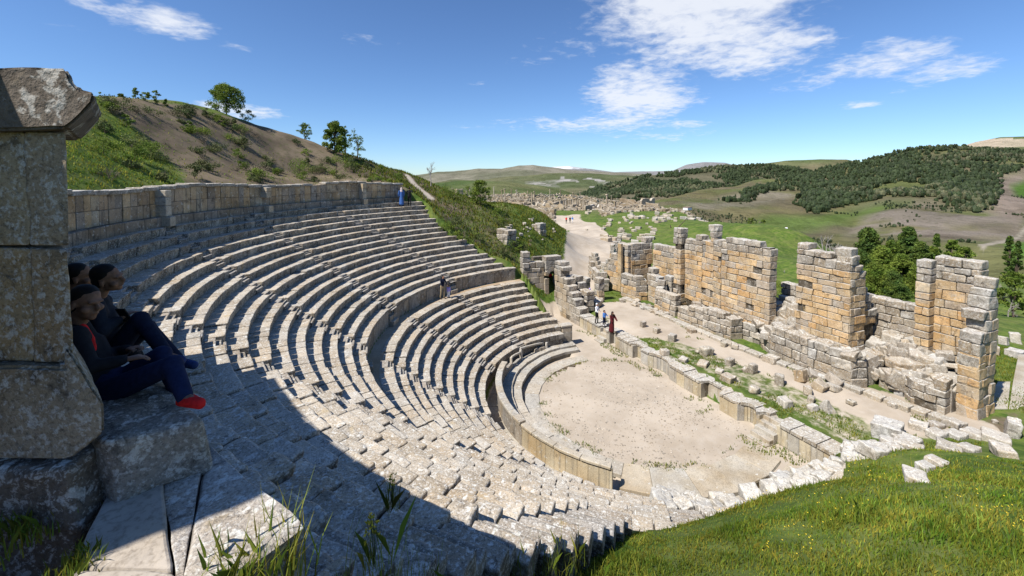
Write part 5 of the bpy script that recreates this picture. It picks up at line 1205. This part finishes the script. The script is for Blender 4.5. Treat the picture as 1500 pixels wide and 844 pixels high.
# twin pillars on the left skyline, a small white farmhouse, a leaning bare trunk
for px, pt, dp, lab in [(742, 258, 0, '')][:0]: pass
q = D(676, 277, 75); z = gz_at(q[0], q[1])
t_ = thing('ruined_gate', (q[0], q[1], z), 'small ruined gate with two thin dark pillars against the green hill', 'gate')
mb = MB(); block(mb, (q[0] - .5, q[1], (q[2] + z) / 2), (1.3, 1.0, q[2] - z), .2, 0, 0, (.48, .40, .28), .08, .5, .06); part(mb, 'pier', M['town'], t_)
for k in (1.0, 2.2): mb = MB(); tube(mb, (q[0] + k, q[1], z - .3), (q[0] + k, q[1], q[2] - .3), .25, .22, 6, (.35, .30, .24)); part(mb, 'pillar', M['town'], t_)
q = D(1007, 306, 420); t_ = thing('farmhouse', tuple(q), 'tiny white farmhouse in the valley beyond the green field', 'house')
mb = MB(); block(mb, tuple(q), (9, 5, 2.6), .3, 0, 0, (.75, .73, .70), .1); part(mb, 'wall', plain('whitewash', (.75, .73, .70)), t_)
mb = MB(); block(mb, (q[0], q[1], q[2] + 1.6), (9.6, 5.6, .5), .3, 0, 0, (.3, .2, .15), .1); part(mb, 'roof', M['town'], t_)
lt = thing('leaning_trunk', tuple(P(985, 340, 1.2)), 'dark bare trunk leaning over the green field behind the towers', 'tree')
a = P(984, 343, 1.0); mb = MB(); tube(mb, a, D(1007, 319, (a - CAM) @ FH), .14, .06, 6); part(mb, 'trunk', M['bark'], lt); mb = MB()
tube(mb, a + [0, 0, .1], D(982, 330, (a - CAM) @ FH), .14, .1, 6); part(mb, 'stump', M['bark'], lt)
# ------------------------------------------------------------------ people
def capsule(mb, a, b, ra, rb, n=10):
    a = np.array(a, float); b = np.array(b, float); d = b - a; L = np.linalg.norm(d)
    d = d / L if L > 1e-6 else np.array([0, 0, 1.0])
    u = np.cross(d, (0, 0, 1)); u = u / np.linalg.norm(u) if np.linalg.norm(u) > .05 else np.array([1.0, 0, 0]); v = np.cross(d, u)
    t = np.linspace(0, 2 * math.pi, n, endpoint=False); C_ = np.cos(t)[:, None] * u + np.sin(t)[:, None] * v
    rows = []
    for k in (-80, -50, -20): rows.append((a + d * ra * math.sin(R_(k)), ra * math.cos(R_(k))))
    for k in (20, 50, 80): rows.append((b + d * rb * math.sin(R_(k)), rb * math.cos(R_(k))))
    V = np.concatenate([c + C_ * rr for c, rr in rows]); m = len(rows); F = []
    for i in range(m - 1):
        for j in range(n): F.append((i * n + j, i * n + (j + 1) % n, (i + 1) * n + (j + 1) % n, (i + 1) * n + j))
    F = [tuple(f) for f in F] + [tuple(range(n - 1, -1, -1)), tuple(range((m - 1) * n, m * n))]
    mb.add(V, F)
def ell(mb, c, r, rot=None):
    V = np.array(_S_V) * np.array(r)
    if rot is not None: V = V @ rot.T
    mb.add(V + np.array(c), [tuple(f) for f in _S_F])
_bm = bmesh.new(); bmesh.ops.create_icosphere(_bm, subdivisions=2, radius=1); _S_V = [v.co[:] for v in _bm.verts]; _S_F = [[v.index for v in f.verts] for f in _bm.faces]; _bm.free()
_flat = {}
def cloth(name, col, rough=.85):
    k = ('cloth', col, rough)
    if k not in _flat: _flat[k] = plain(name, col, rough, .1, .18, 30)
    return _flat[k]
def fuse(mb, name, mat, root, vox, smooth=3, extra=None):
    """weld the overlapping forms into one continuous skin"""
    me = bpy.data.meshes.new('tmp'); V = np.concatenate(mb.V); L = np.concatenate(mb.L); S = np.concatenate(mb.S); st = np.concatenate([[0], np.cumsum(S)[:-1]])
    me.from_pydata(V.tolist(), [], [L[a:a + n].tolist() for a, n in zip(st, S)]); o = bpy.data.objects.new('tmp', me); COL.objects.link(o)
    md = o.modifiers.new('r', 'REMESH'); md.mode = 'VOXEL'; md.voxel_size = vox
    ms = o.modifiers.new('s', 'SMOOTH'); ms.iterations = smooth; ms.factor = .5
    dg = bpy.context.evaluated_depsgraph_get(); ev = o.evaluated_get(dg); m2 = bpy.data.meshes.new_from_object(ev)
    bpy.data.objects.remove(o); bpy.data.meshes.remove(me)
    m2.name = name; m2.materials.clear(); m2.materials.append(mat); m2.transform(mathutils.Matrix.Translation([-c for c in root.location]))
    for p in m2.polygons: p.use_smooth = True
    r_ = bpy.data.objects.new(name, m2); COL.objects.link(r_); r_.parent = root; return r_
import mathutils
SKIN = cloth('skin', (.36, .20, .13), .6); SKIND = cloth('skin', (.20, .11, .075), .6)
def unit(v): v = np.array(v, float); return v / (np.linalg.norm(v) + 1e-9)
def head_at(mb, c, fwd, upv, s=1.0):
    f = unit(fwd); u = unit(np.array(upv) - f * np.dot(upv, f)); r = np.cross(f, u); Rm = np.stack([r, f, u], 1)
    c = np.array(c, float); E_ = lambda o, rr: ell(mb, c + Rm @ np.array(o) * s, np.array(rr) * s, Rm)
    E_((0, -.012, .035), (.074, .092, .085)); E_((0, .02, -.045), (.056, .066, .065)); E_((0, .055, -.088), (.026, .026, .022))
    E_((0, .092, -.018), (.013, .022, .026)); E_((0, .078, .022), (.052, .018, .012)); E_((0, .083, -.056), (.024, .012, .010))
    for q in (-1, 1): E_((q * .077, -.005, -.01), (.010, .018, .03)); E_((q * .045, .055, -.03), (.026, .026, .024))
    return Rm
def hand(mb, wrist, d, pn, s=1.0, curl=.6):
    d = unit(d); n = unit(np.array(pn) - d * np.dot(pn, d)); w = np.cross(d, n); wrist = np.array(wrist, float)
    for k in (-.024, 0, .024): capsule(mb, wrist, wrist + (d * .08 + w * k) * s, .016 * s, .013 * s, 8)
    for i, (k, L) in enumerate(((-.032, .062), (-.011, .072), (.011, .068), (.031, .052))):
        p = wrist + (d * .085 + w * k) * s; a = curl * .6; q = p + (d * math.cos(a) - n * math.sin(a)) * L * .5 * s; t_ = q + (d * math.cos(a * 2.2) - n * math.sin(a * 2.2)) * L * .5 * s
        capsule(mb, p, q, .009 * s, .008 * s, 6); capsule(mb, q, t_, .008 * s, .0065 * s, 6)
    p = wrist + (d * .02 - w * .03) * s; q = p + (d * .035 - w * .03 - n * .01) * s; capsule(mb, p, q, .012 * s, .010 * s, 6); capsule(mb, q, q + (d * .03 - n * .012) * s, .009 * s, .008 * s, 6)
def person(label, J, cols, fwd, vox=.014, robe=None, scarf=None, longsleeve=True, group=None, hair='short', look=None, cat='person', s=1.0, hands=True, held=None):
    """J: joints in world space. keys head neck chest pelvis shL shR elL elR wrL wrR hipL hipR knL knR anL anR toL toR"""
    J = {k: np.array(v, float) for k, v in J.items()}
    base = np.array([J['pelvis'][0], J['pelvis'][1], min(J['anL'][2], J['anR'][2]) - .08 * s])
    t_ = thing('person', tuple(base), label, cat, group)
    up = unit(J['head'] - J['neck']); b = MB(); Rm = head_at(b, J['head'], look if look is not None else fwd, up, s)
    capsule(b, J['neck'] - up * .03 * s, J['head'] - up * .04 * s, .055 * s, .052 * s)
    capsule(b, J['chest'], J['neck'], .11 * s, .06 * s); capsule(b, J['pelvis'], J['chest'], .10 * s, .12 * s)
    for q in 'LR':
        capsule(b, J['chest'] + (J['sh' + q] - J['chest']) * .3, J['sh' + q], .07 * s, .05 * s)
        capsule(b, J['sh' + q], J['el' + q], .045 * s, .037 * s); capsule(b, J['el' + q], J['wr' + q], .036 * s, .026 * s)
        capsule(b, J['hip' + q], J['kn' + q], .07 * s, .05 * s); capsule(b, J['kn' + q], J['an' + q], .05 * s, .036 * s)
        capsule(b, J['an' + q], J['to' + q], .035 * s, .028 * s)
        if hands: hand(b, J['wr' + q], J['wr' + q] - J['el' + q], (0, 0, 1) if abs(unit(J['wr' + q] - J['el' + q])[2]) < .8 else Rm[:, 0], s)
    fuse(b, 'body', cols.get('skin', SKIN), t_, vox * .75 if hands and vox < .02 else vox, 2)
    m = MB()
    capsule(m, J['chest'] - (0, 0, .0), J['neck'] - up * .02 * s, .135 * s, .075 * s); capsule(m, J['pelvis'] + (0, 0, .02), J['chest'], .135 * s, .145 * s)
    for q in 'LR':
        capsule(m, J['chest'] + (J['sh' + q] - J['chest']) * .3, J['sh' + q], .09 * s, .068 * s); capsule(m, J['sh' + q], J['el' + q], .064 * s, .052 * s)
        if longsleeve: capsule(m, J['el' + q], J['wr' + q], .05 * s, .037 * s)
    fuse(m, 'jacket', cols['top'], t_, vox, 3)
    m = MB(); capsule(m, J['pelvis'], J['pelvis'] + (0, 0, .05), .135 * s, .13 * s)
    for q in 'LR':
        capsule(m, J['hip' + q], J['kn' + q], .095 * s, .068 * s); capsule(m, J['kn' + q], J['an' + q] + (J['kn' + q] - J['an' + q]) * .08, .066 * s, .05 * s)
    fuse(m, 'trousers', cols['leg'], t_, vox, 3)
    for q in 'LR':
        m = MB(); capsule(m, J['an' + q] + (0, 0, -.01), J['to' + q], .042 * s, .032 * s); capsule(m, J['an' + q] - unit(J['to' + q] - J['an' + q]) * .04 * s + (0, 0, -.025 * s), J['to' + q] + (0, 0, -.008), .034 * s, .034 * s); fuse(m, 'shoe', cols['shoe'], t_, min(vox, .014), 2)
    if scarf is not None:
        m = MB(); c = J['head']; ell(m, c + Rm @ np.array([0, -.02, .03]) * s, np.array([.095, .105, .105]) * s, Rm); capsule(m, c - up * .06 * s - Rm[:, 1] * .03 * s, J['neck'] - up * .06 * s, .085 * s, .14 * s); fuse(m, 'headscarf', scarf, t_, vox, 2)
    else:
        m = MB(); ell(m, J['head'] + Rm @ np.array([0, -.020, .048]) * s, np.array([.0775, .090, .083]) * s, Rm); ell(m, J['head'] + Rm @ np.array([0, -.045, .0]) * s, np.array([.073, .058, .078]) * s, Rm); fuse(m, 'hair', cols.get('hair', cloth('black_hair', (.012, .010, .009), .6)), t_, min(vox, .014), 1)
    if robe is not None:
        m = MB(); capsule(m, J['chest'], J['neck'] - up * .04, .15 * s, .10 * s); mid = (J['anL'] + J['anR']) / 2
        capsule(m, J['chest'], (J['chest'] + mid) / 2, .15 * s, .19 * s); capsule(m, (J['chest'] + mid) / 2, mid + (0, 0, .22 * s), .19 * s, .23 * s)
        for q in 'LR': capsule(m, J['sh' + q], J['el' + q], .085 * s, .08 * s); capsule(m, J['el' + q], J['wr' + q], .08 * s, .065 * s)
        fuse(m, 'robe', robe, t_, vox, 3)
    return t_
def standing(x, y, z, head_deg, s=1.0, stride=.0, arms=(0, 0), lean=0, elbow=.25):
    a = R_(head_deg); f = np.array([math.cos(a), math.sin(a), 0]); l = np.array([-math.sin(a), math.cos(a), 0]); o = np.array([x, y, z]); U = np.array([0, 0, 1.0])
    def p(fw, lf, up): return o + (f * fw + l * lf + U * up) * s
    J = dict(pelvis=p(0, 0, .94), chest=p(.01 + lean * .35, 0, 1.26), neck=p(.0 + lean * .5, 0, 1.47), head=p(.02 + lean * .62, 0, 1.61))
    for q, sg, am_ in (('L', 1, arms[0]), ('R', -1, arms[1])):
        J['sh' + q] = p(lean * .45, .19 * sg, 1.40); e = p(lean * .4 + .05 + am_ * .22, (.24 + .05 * abs(am_)) * sg, 1.13 + abs(am_) * .12); J['el' + q] = e
        J['wr' + q] = p(lean * .4 + .05 + am_ * .38 + elbow * .3, (.22 + .10 * abs(am_)) * sg, .92 + abs(am_) * .35 + elbow * .12)
        J['hip' + q] = p(0, .09 * sg, .92); J['kn' + q] = p(.03 + stride * sg * .18, .10 * sg, .50); J['an' + q] = p(-.02 + stride * sg * .30, .10 * sg, .09); J['to' + q] = p(.12 + stride * sg * .30, .12 * sg, .045)
    return J, f
blackc = cloth('black_cloth', (.015, .015, .018)); navy = cloth('navy_cloth', (.012, .016, .035)); jean = cloth('blue_denim', (.014, .020, .055)); khaki = cloth('khaki_cloth', (.30, .24, .15)); white = cloth('white_cloth', (.7, .7, .72))
blue = cloth('blue_cloth', (.06, .16, .42)); red = cloth('red_cloth', (.55, .02, .02)); lilac = cloth('lilac_cloth', (.38, .30, .62)); maroon = cloth('dark_red_cloth', (.09, .015, .018)); dk = cloth('dark_leather', (.03, .025, .02)); brown = cloth('dark_brown_cloth', (.035, .022, .018))
bluerobe = cloth('blue_robe_cloth', (.05, .12, .33)); pink = cloth('pale_pink_scarf', (.62, .50, .48))
def wall_spot(px, r):
    best = min(np.arange(104, 125, .05), key=lambda t: abs(proj(np.array([r * math.cos(R_(t)), r * math.sin(R_(t)), ZT + .8]))[0] - px)); return pol(r, best)
x, y = wall_spot(588, 22.6); J, f = standing(x, y, ZT - RI, 95, 1.0, .3); person('woman-like figure in long blue robe and pale headscarf at the far end of the wall'.replace('woman-like figure', 'person'), J, dict(top=bluerobe, leg=blackc, shoe=dk), f, .03, robe=bluerobe, scarf=pink, hands=False)
x, y = wall_spot(599.5, 22.3); J, f = standing(x, y, ZT - RI, 70, 1.02, .35, (.4, -1.0)); person('person in black with one arm held out at the far end of the wall', J, dict(top=blackc, leg=blackc, shoe=dk), f, .03, hands=False)
c = P(648, 438, Z1); J, f = standing(c[0], c[1], Z1, -60, 1.0, .3, (.2, .1), .12); person('person in navy jacket and khaki trousers walking along the curved walkway', J, dict(top=navy, leg=khaki, shoe=dk), f, .025)
c = P(657, 436, Z1); J, f = standing(c[0], c[1], Z1, -70, .52, .2); person('small child in lilac beside the adult on the walkway', J, dict(top=lilac, leg=cloth('white_cloth', (.7, .7, .72)), shoe=dk), f, .018, hands=False)
c = P(874, 474, 1.0); J, f = standing(c[0], c[1], 1.0, -60, .97, .2, (.2, .3)); person('person in white top and black trousers on the stage edge', J, dict(top=white, leg=blackc, shoe=dk, hair=cloth('pale_cap', (.55, .6, .66))), f, .025)
c = P(885, 477, 1.0); J, f = standing(c[0], c[1], 1.0, -70, .70, .2, (.5, .5)); person('child in bright blue top between two adults on the stage edge', J, dict(top=blue, leg=navy, shoe=white), f, .022, hands=False)
c = P(896, 489, 1.0); J, f = standing(c[0], c[1], 1.0, -80, 1.0, .15, (.3, .3), .1); person('person in long dark red robe and headscarf at the top of the small steps', J, dict(top=maroon, leg=blackc, shoe=dk), f, .025, robe=maroon, scarf=brown, hands=False)
c = P(866, 447, 1.0); J, f = standing(c[0], c[1], 1.0, 200, .95, .1, (.8, .8), .4); person('person in lilac bending forward behind the rough side wall', J, dict(top=lilac, leg=lilac, shoe=dk), f, .03, hands=False, scarf=lilac)
c = P(798, 437, .9); J, f = standing(c[0], c[1], max(.75, gz_at(c[0], c[1])), -90, .98, .1); person('person in a black robe standing before the arched doorway', J, dict(top=blackc, leg=blackc, shoe=dk), f, .03, robe=blackc, scarf=blackc, hands=False)
bz = gz_at(c[0] + .45, c[1] - .2); bg_ = MB(); V, F = rbox((.34, .2, .30), .06, .1); bg_.add(place(V, (c[0] + .5, c[1] - .25, max(bz, .75) + .15), .3), F, (1, 1, 1)); hd = MB()
o = thing('bag', (c[0] + .5, c[1] - .25, max(bz, .75)), 'red bag on the ground at the feet of the person in black', 'bag'); part(bg_, 'bag_body', red, o)
hd = MB(); [tube(hd, (c[0] + .5 + .1 * math.cos(t0), c[1] - .25, max(bz, .75) + .29 + .1 * math.sin(t0)), (c[0] + .5 + .1 * math.cos(t0 + .5), c[1] - .25, max(bz, .75) + .29 + .1 * math.sin(t0 + .5)), .012, .012, 5) for t0 in np.arange(0, 3.1, .5)]; part(hd, 'handle', dk, o)
for px, top, leg, lab in [(829.5, red, blackc, 'person in red top standing on the distant road'), (835, navy, blackc, 'person in navy top beside the one in red on the distant road'), (838.5, blue, white, 'person in blue top and pale trousers rightmost on the distant road')]:
    c = P(px, 328, 1.1); z = gz_at(c[0], c[1]); J, f = standing(c[0], c[1], z, 230, 1.0, .3); person(lab, J, dict(top=top, leg=leg, shoe=dk), f, .05, hands=False)
c = D(1152, 334, 84); z = gz_at(c[0], c[1]); J, f = standing(c[0], c[1], z, 200, 1.0, .1); person('tiny person in pale shirt on the rim of the green field', J, dict(top=white, leg=blackc, shoe=dk), f, .05, hands=False)
# ---- three youths seated in the shade of the gate wall, facing across the theatre
def pq(px, py, d): return D(px, py, d)
faceR = unit(RT * 1.0 + FH * .25)
J = dict(head=pq(126, 444, 2.81), neck=pq(113, 476, 2.81), chest=pq(122, 517, 2.83), pelvis=pq(152, 573, 2.83), shL=pq(120, 486, 3.00), shR=pq(112, 492, 2.65), elL=pq(150, 520, 3.03), elR=pq(132, 538, 2.57), wrL=pq(185, 512, 2.95), wrR=pq(178, 528, 2.67),
         hipL=pq(165, 566, 2.91), hipR=pq(165, 572, 2.75), knL=pq(236, 520, 2.93), knR=pq(252, 535, 2.69), anL=pq(262, 578, 2.83), anR=pq(272, 584, 2.57), toL=pq(285, 586, 2.79), toR=pq(293, 590, 2.53))
person('seated youth in black jacket, jeans and bright red shoes, nearest the viewer', J, dict(top=blackc, leg=jean, shoe=red, skin=SKIND), faceR, .012, look=unit(RT * 1.0 - FH * .12 - np.array([0, 0, .12])))
J = dict(head=pq(158, 408, 3.28), neck=pq(143, 436, 3.30), chest=pq(142, 468, 3.32), pelvis=pq(150, 528, 3.36), shL=pq(150, 442, 3.48), shR=pq(138, 448, 3.14), elL=pq(165, 478, 3.50), elR=pq(150, 486, 3.08), wrL=pq(178, 470, 3.36), wrR=pq(172, 470, 3.18),
         hipL=pq(160, 524, 3.44), hipR=pq(160, 526, 3.28), knL=pq(215, 480, 3.46), knR=pq(205, 468, 3.26), anL=pq(262, 528, 3.42), anR=pq(246, 522, 3.22), toL=pq(284, 534, 3.40), toR=pq(266, 527, 3.20))
person('seated youth in dark clothes with raised knee holding a phone, in the middle', J, dict(top=cloth('charcoal_cloth', (.02, .022, .03)), leg=navy, shoe=cloth('navy_shoe', (.03, .05, .14)), skin=SKIND), faceR, .012, look=unit(RT + FH * .3))
ph = thing('phone', tuple(pq(182, 462, 3.22)), 'small phone held by the youth in the middle', 'phone'); mb = MB(); block(mb, tuple(pq(182, 462, 3.22)), (.072, .012, .14), -YAW, .5, 0, (.02, .02, .025), .006, 9, 0); part(mb, 'case', dk, ph); mb = MB(); block(mb, tuple(pq(182, 462, 3.21)), (.064, .004, .125), -YAW, .5, 0, (.01, .01, .012), .002, 9, 0); part(mb, 'screen', cloth('glass_black', (.01, .012, .016), .1), ph)
J = dict(head=pq(117, 404, 3.62), neck=pq(104, 430, 3.64), chest=pq(100, 462, 3.66), pelvis=pq(112, 520, 3.70), shL=pq(108, 438, 3.82), shR=pq(98, 440, 3.48), elL=pq(122, 475, 3.84), elR=pq(104, 480, 3.42), wrL=pq(150, 480, 3.76), wrR=pq(140, 486, 3.56),
         hipL=pq(124, 514, 3.78), hipR=pq(124, 516, 3.62), knL=pq(180, 480, 3.80), knR=pq(178, 486, 3.62), anL=pq(205, 530, 3.76), anR=pq(203, 534, 3.62), toL=pq(226, 534, 3.74), toR=pq(224, 538, 3.60))
person('seated youth mostly hidden behind the other two, farthest from the viewer', J, dict(top=blackc, leg=blackc, shoe=dk, skin=SKIND), faceR, .014, look=unit(RT + FH * .5))
A_ = [o for o in bpy.data.objects if o.get('label', '').startswith('seated youth in black jacket')][0]
mb = MB(); capsule(mb, D(121, 480, 2.74), D(133, 497, 2.73), .028, .024); capsule(mb, D(133, 497, 2.73), D(138, 512, 2.72), .024, .018); fuse(mb, 'red_collar', red, A_, .012, 2)
CLOUDS = [(230, 28, 110, 34, 1.0, -.15), (130, 5, 60, 16, .8, 0), (340, 162, 100, 15, 1.0, 0), (1020, 5, 320, 95, 1.25, -.2), (1060, 60, 190, 60, 1.1, -.35), (1120, 80, 150, 60, .9, -.3), (935, 138, 115, 62, 1.1, 0), (880, 182, 230, 18, .8, 0), (1290, 85, 140, 40, .8, .25), (1200, 118, 120, 22, .7, 0),
          (1260, 153, 45, 9, .8, 0), (700, 185, 60, 5, .5, 0), (690, 122, 45, 5, .55, 0), (1420, 90, 90, 18, .5, 0), (100, 40, 70, 8, .5, 0), (350, 70, 40, 14, .45, 0), (780, 90, 50, 10, .4, 0), (860, 60, 120, 30, .55, 0), (960, 200, 160, 12, .5, 0), (1380, 105, 120, 26, .6, .2), (560, 60, 120, 14, .35, 0), (1330, 130, 60, 12, .6, 0)]
SKYTINT = (.98, 1.22, 1.52); CLOUDCOL = (9.5, 9.8, 10.4); SKYSTR = .07; EXPOSURE = 0.5
# ------------------------------------------------------------------ camera, sky, sun
cd = bpy.data.cameras.new('camera'); cam = bpy.data.objects.new('camera', cd); COL.objects.link(cam)
cam.location = CAM; cam.rotation_euler = (math.pi / 2 + PIT, 0, -YAW)
cd.sensor_width = 36; cd.lens = FPX / 1500 * 36; cd.shift_y = -(422 - CY) / 1500; cd.clip_start = .05; cd.clip_end = 60000
SC.camera = cam
SUN_AZ, SUN_EL = 192.0, 52.0            # azimuth of the sun, counter-clockwise from +x
sd = bpy.data.lights.new('sun', 'SUN'); so = bpy.data.objects.new('sun', sd); COL.objects.link(so)
sd.energy = 5.0; sd.angle = R_(.53); sd.color = (1, .955, .89)
a = R_(SUN_AZ); e = R_(SUN_EL); sv = (math.cos(a) * math.cos(e), math.sin(a) * math.cos(e), math.sin(e))
import mathutils
so.rotation_euler = mathutils.Vector(sv).to_track_quat('Z', 'Y').to_euler()
w = bpy.data.worlds.new('World'); SC.world = w; w.use_nodes = True
t = NT(w)
sky = t.n('ShaderNodeTexSky', sky_type='NISHITA'); sky.sun_disc = False; sky.sun_elevation = e; sky.sun_rotation = R_(90) - a
sky.altitude = 900; sky.air_density = 1.0; sky.dust_density = .1; sky.ozone_density = 3.0
co = t.n('ShaderNodeTexCoord').outputs['Generated']
sx = t.n('ShaderNodeSeparateXYZ', i_0=co).outputs
# clouds lie on a high plane: direction divided by its height
zz = t.math('ADD', t.math('MAXIMUM', sx[2], 0.0), .09)
cu = t.math('DIVIDE', sx[0], zz); cv = t.math('DIVIDE', sx[1], zz)
cb = t.n('ShaderNodeCombineXYZ'); t.link(cu, cb.inputs[0]); t.link(cv, cb.inputs[1])
nb = t.noise(2.0, 9, .60, cb.outputs[0], .4); ns = t.noise(11, 6, .62, cb.outputs[0], .3)
az = t.math('ARCTAN2', sx[0], sx[1]); el = t.math('ARCSINE', sx[2])
tot = None
def azel(px, py):
    d = ray(px, py); d = d / np.linalg.norm(d); return math.atan2(d[0], d[1]), math.asin(d[2])
for px, py, wx, wy, s, rot in CLOUDS:
    a0, e0 = azel(px, py); a1, _ = azel(px + wx, py); _, e1 = azel(px, py - wy)
    wa = abs(a1 - a0); we = abs(e1 - e0)
    da = t.math('DIVIDE', t.math('SUBTRACT', az, a0), wa); de = t.math('DIVIDE', t.math('SUBTRACT', el, e0), we)
    if rot:
        c_, s_ = math.cos(rot), math.sin(rot)
        da, de = t.math('ADD', t.math('MULTIPLY', da, c_), t.math('MULTIPLY', de, s_)), t.math('SUBTRACT', t.math('MULTIPLY', de, c_), t.math('MULTIPLY', da, s_))
    q = t.math('ADD', t.math('MULTIPLY', da, da), t.math('MULTIPLY', de, de))
    k = t.math('MULTIPLY', t.math('SUBTRACT', 1.0, q, clamp=True), s)
    tot = k if tot is None else t.math('MAXIMUM', tot, k)
dens = t.math('ADD', t.math('ADD', t.math('MULTIPLY', nb, .9), t.math('MULTIPLY', ns, .62)), t.math('MULTIPLY', tot, .50))
cl = t.math('MULTIPLY', t.ramp(dens, .92, 1.36), t.math('GREATER_THAN', tot, .001))
cl = t.math('MULTIPLY', cl, t.ramp(tot, .0, .22))
tint_ = t.mix(1.0, sky.outputs[0], SKYTINT, 'MULTIPLY')
mixed = t.mix(t.math('MULTIPLY', cl, .85), tint_, CLOUDCOL)
bg = t.n('ShaderNodeBackground'); t.link(mixed, bg.inputs[0]); bg.inputs[1].default_value = SKYSTR
o = t.n('ShaderNodeOutputWorld'); t.link(bg.outputs[0], o.inputs[0])
SC.view_settings.view_transform = 'Standard'; SC.view_settings.look = 'None'; SC.view_settings.gamma = 1; SC.view_settings.exposure = EXPOSURE
SC.view_settings.use_curve_mapping = False
SC.render.engine = 'CYCLES'; SC.cycles.max_bounces = 5; SC.cycles.diffuse_bounces = 1; SC.cycles.use_denoising = True
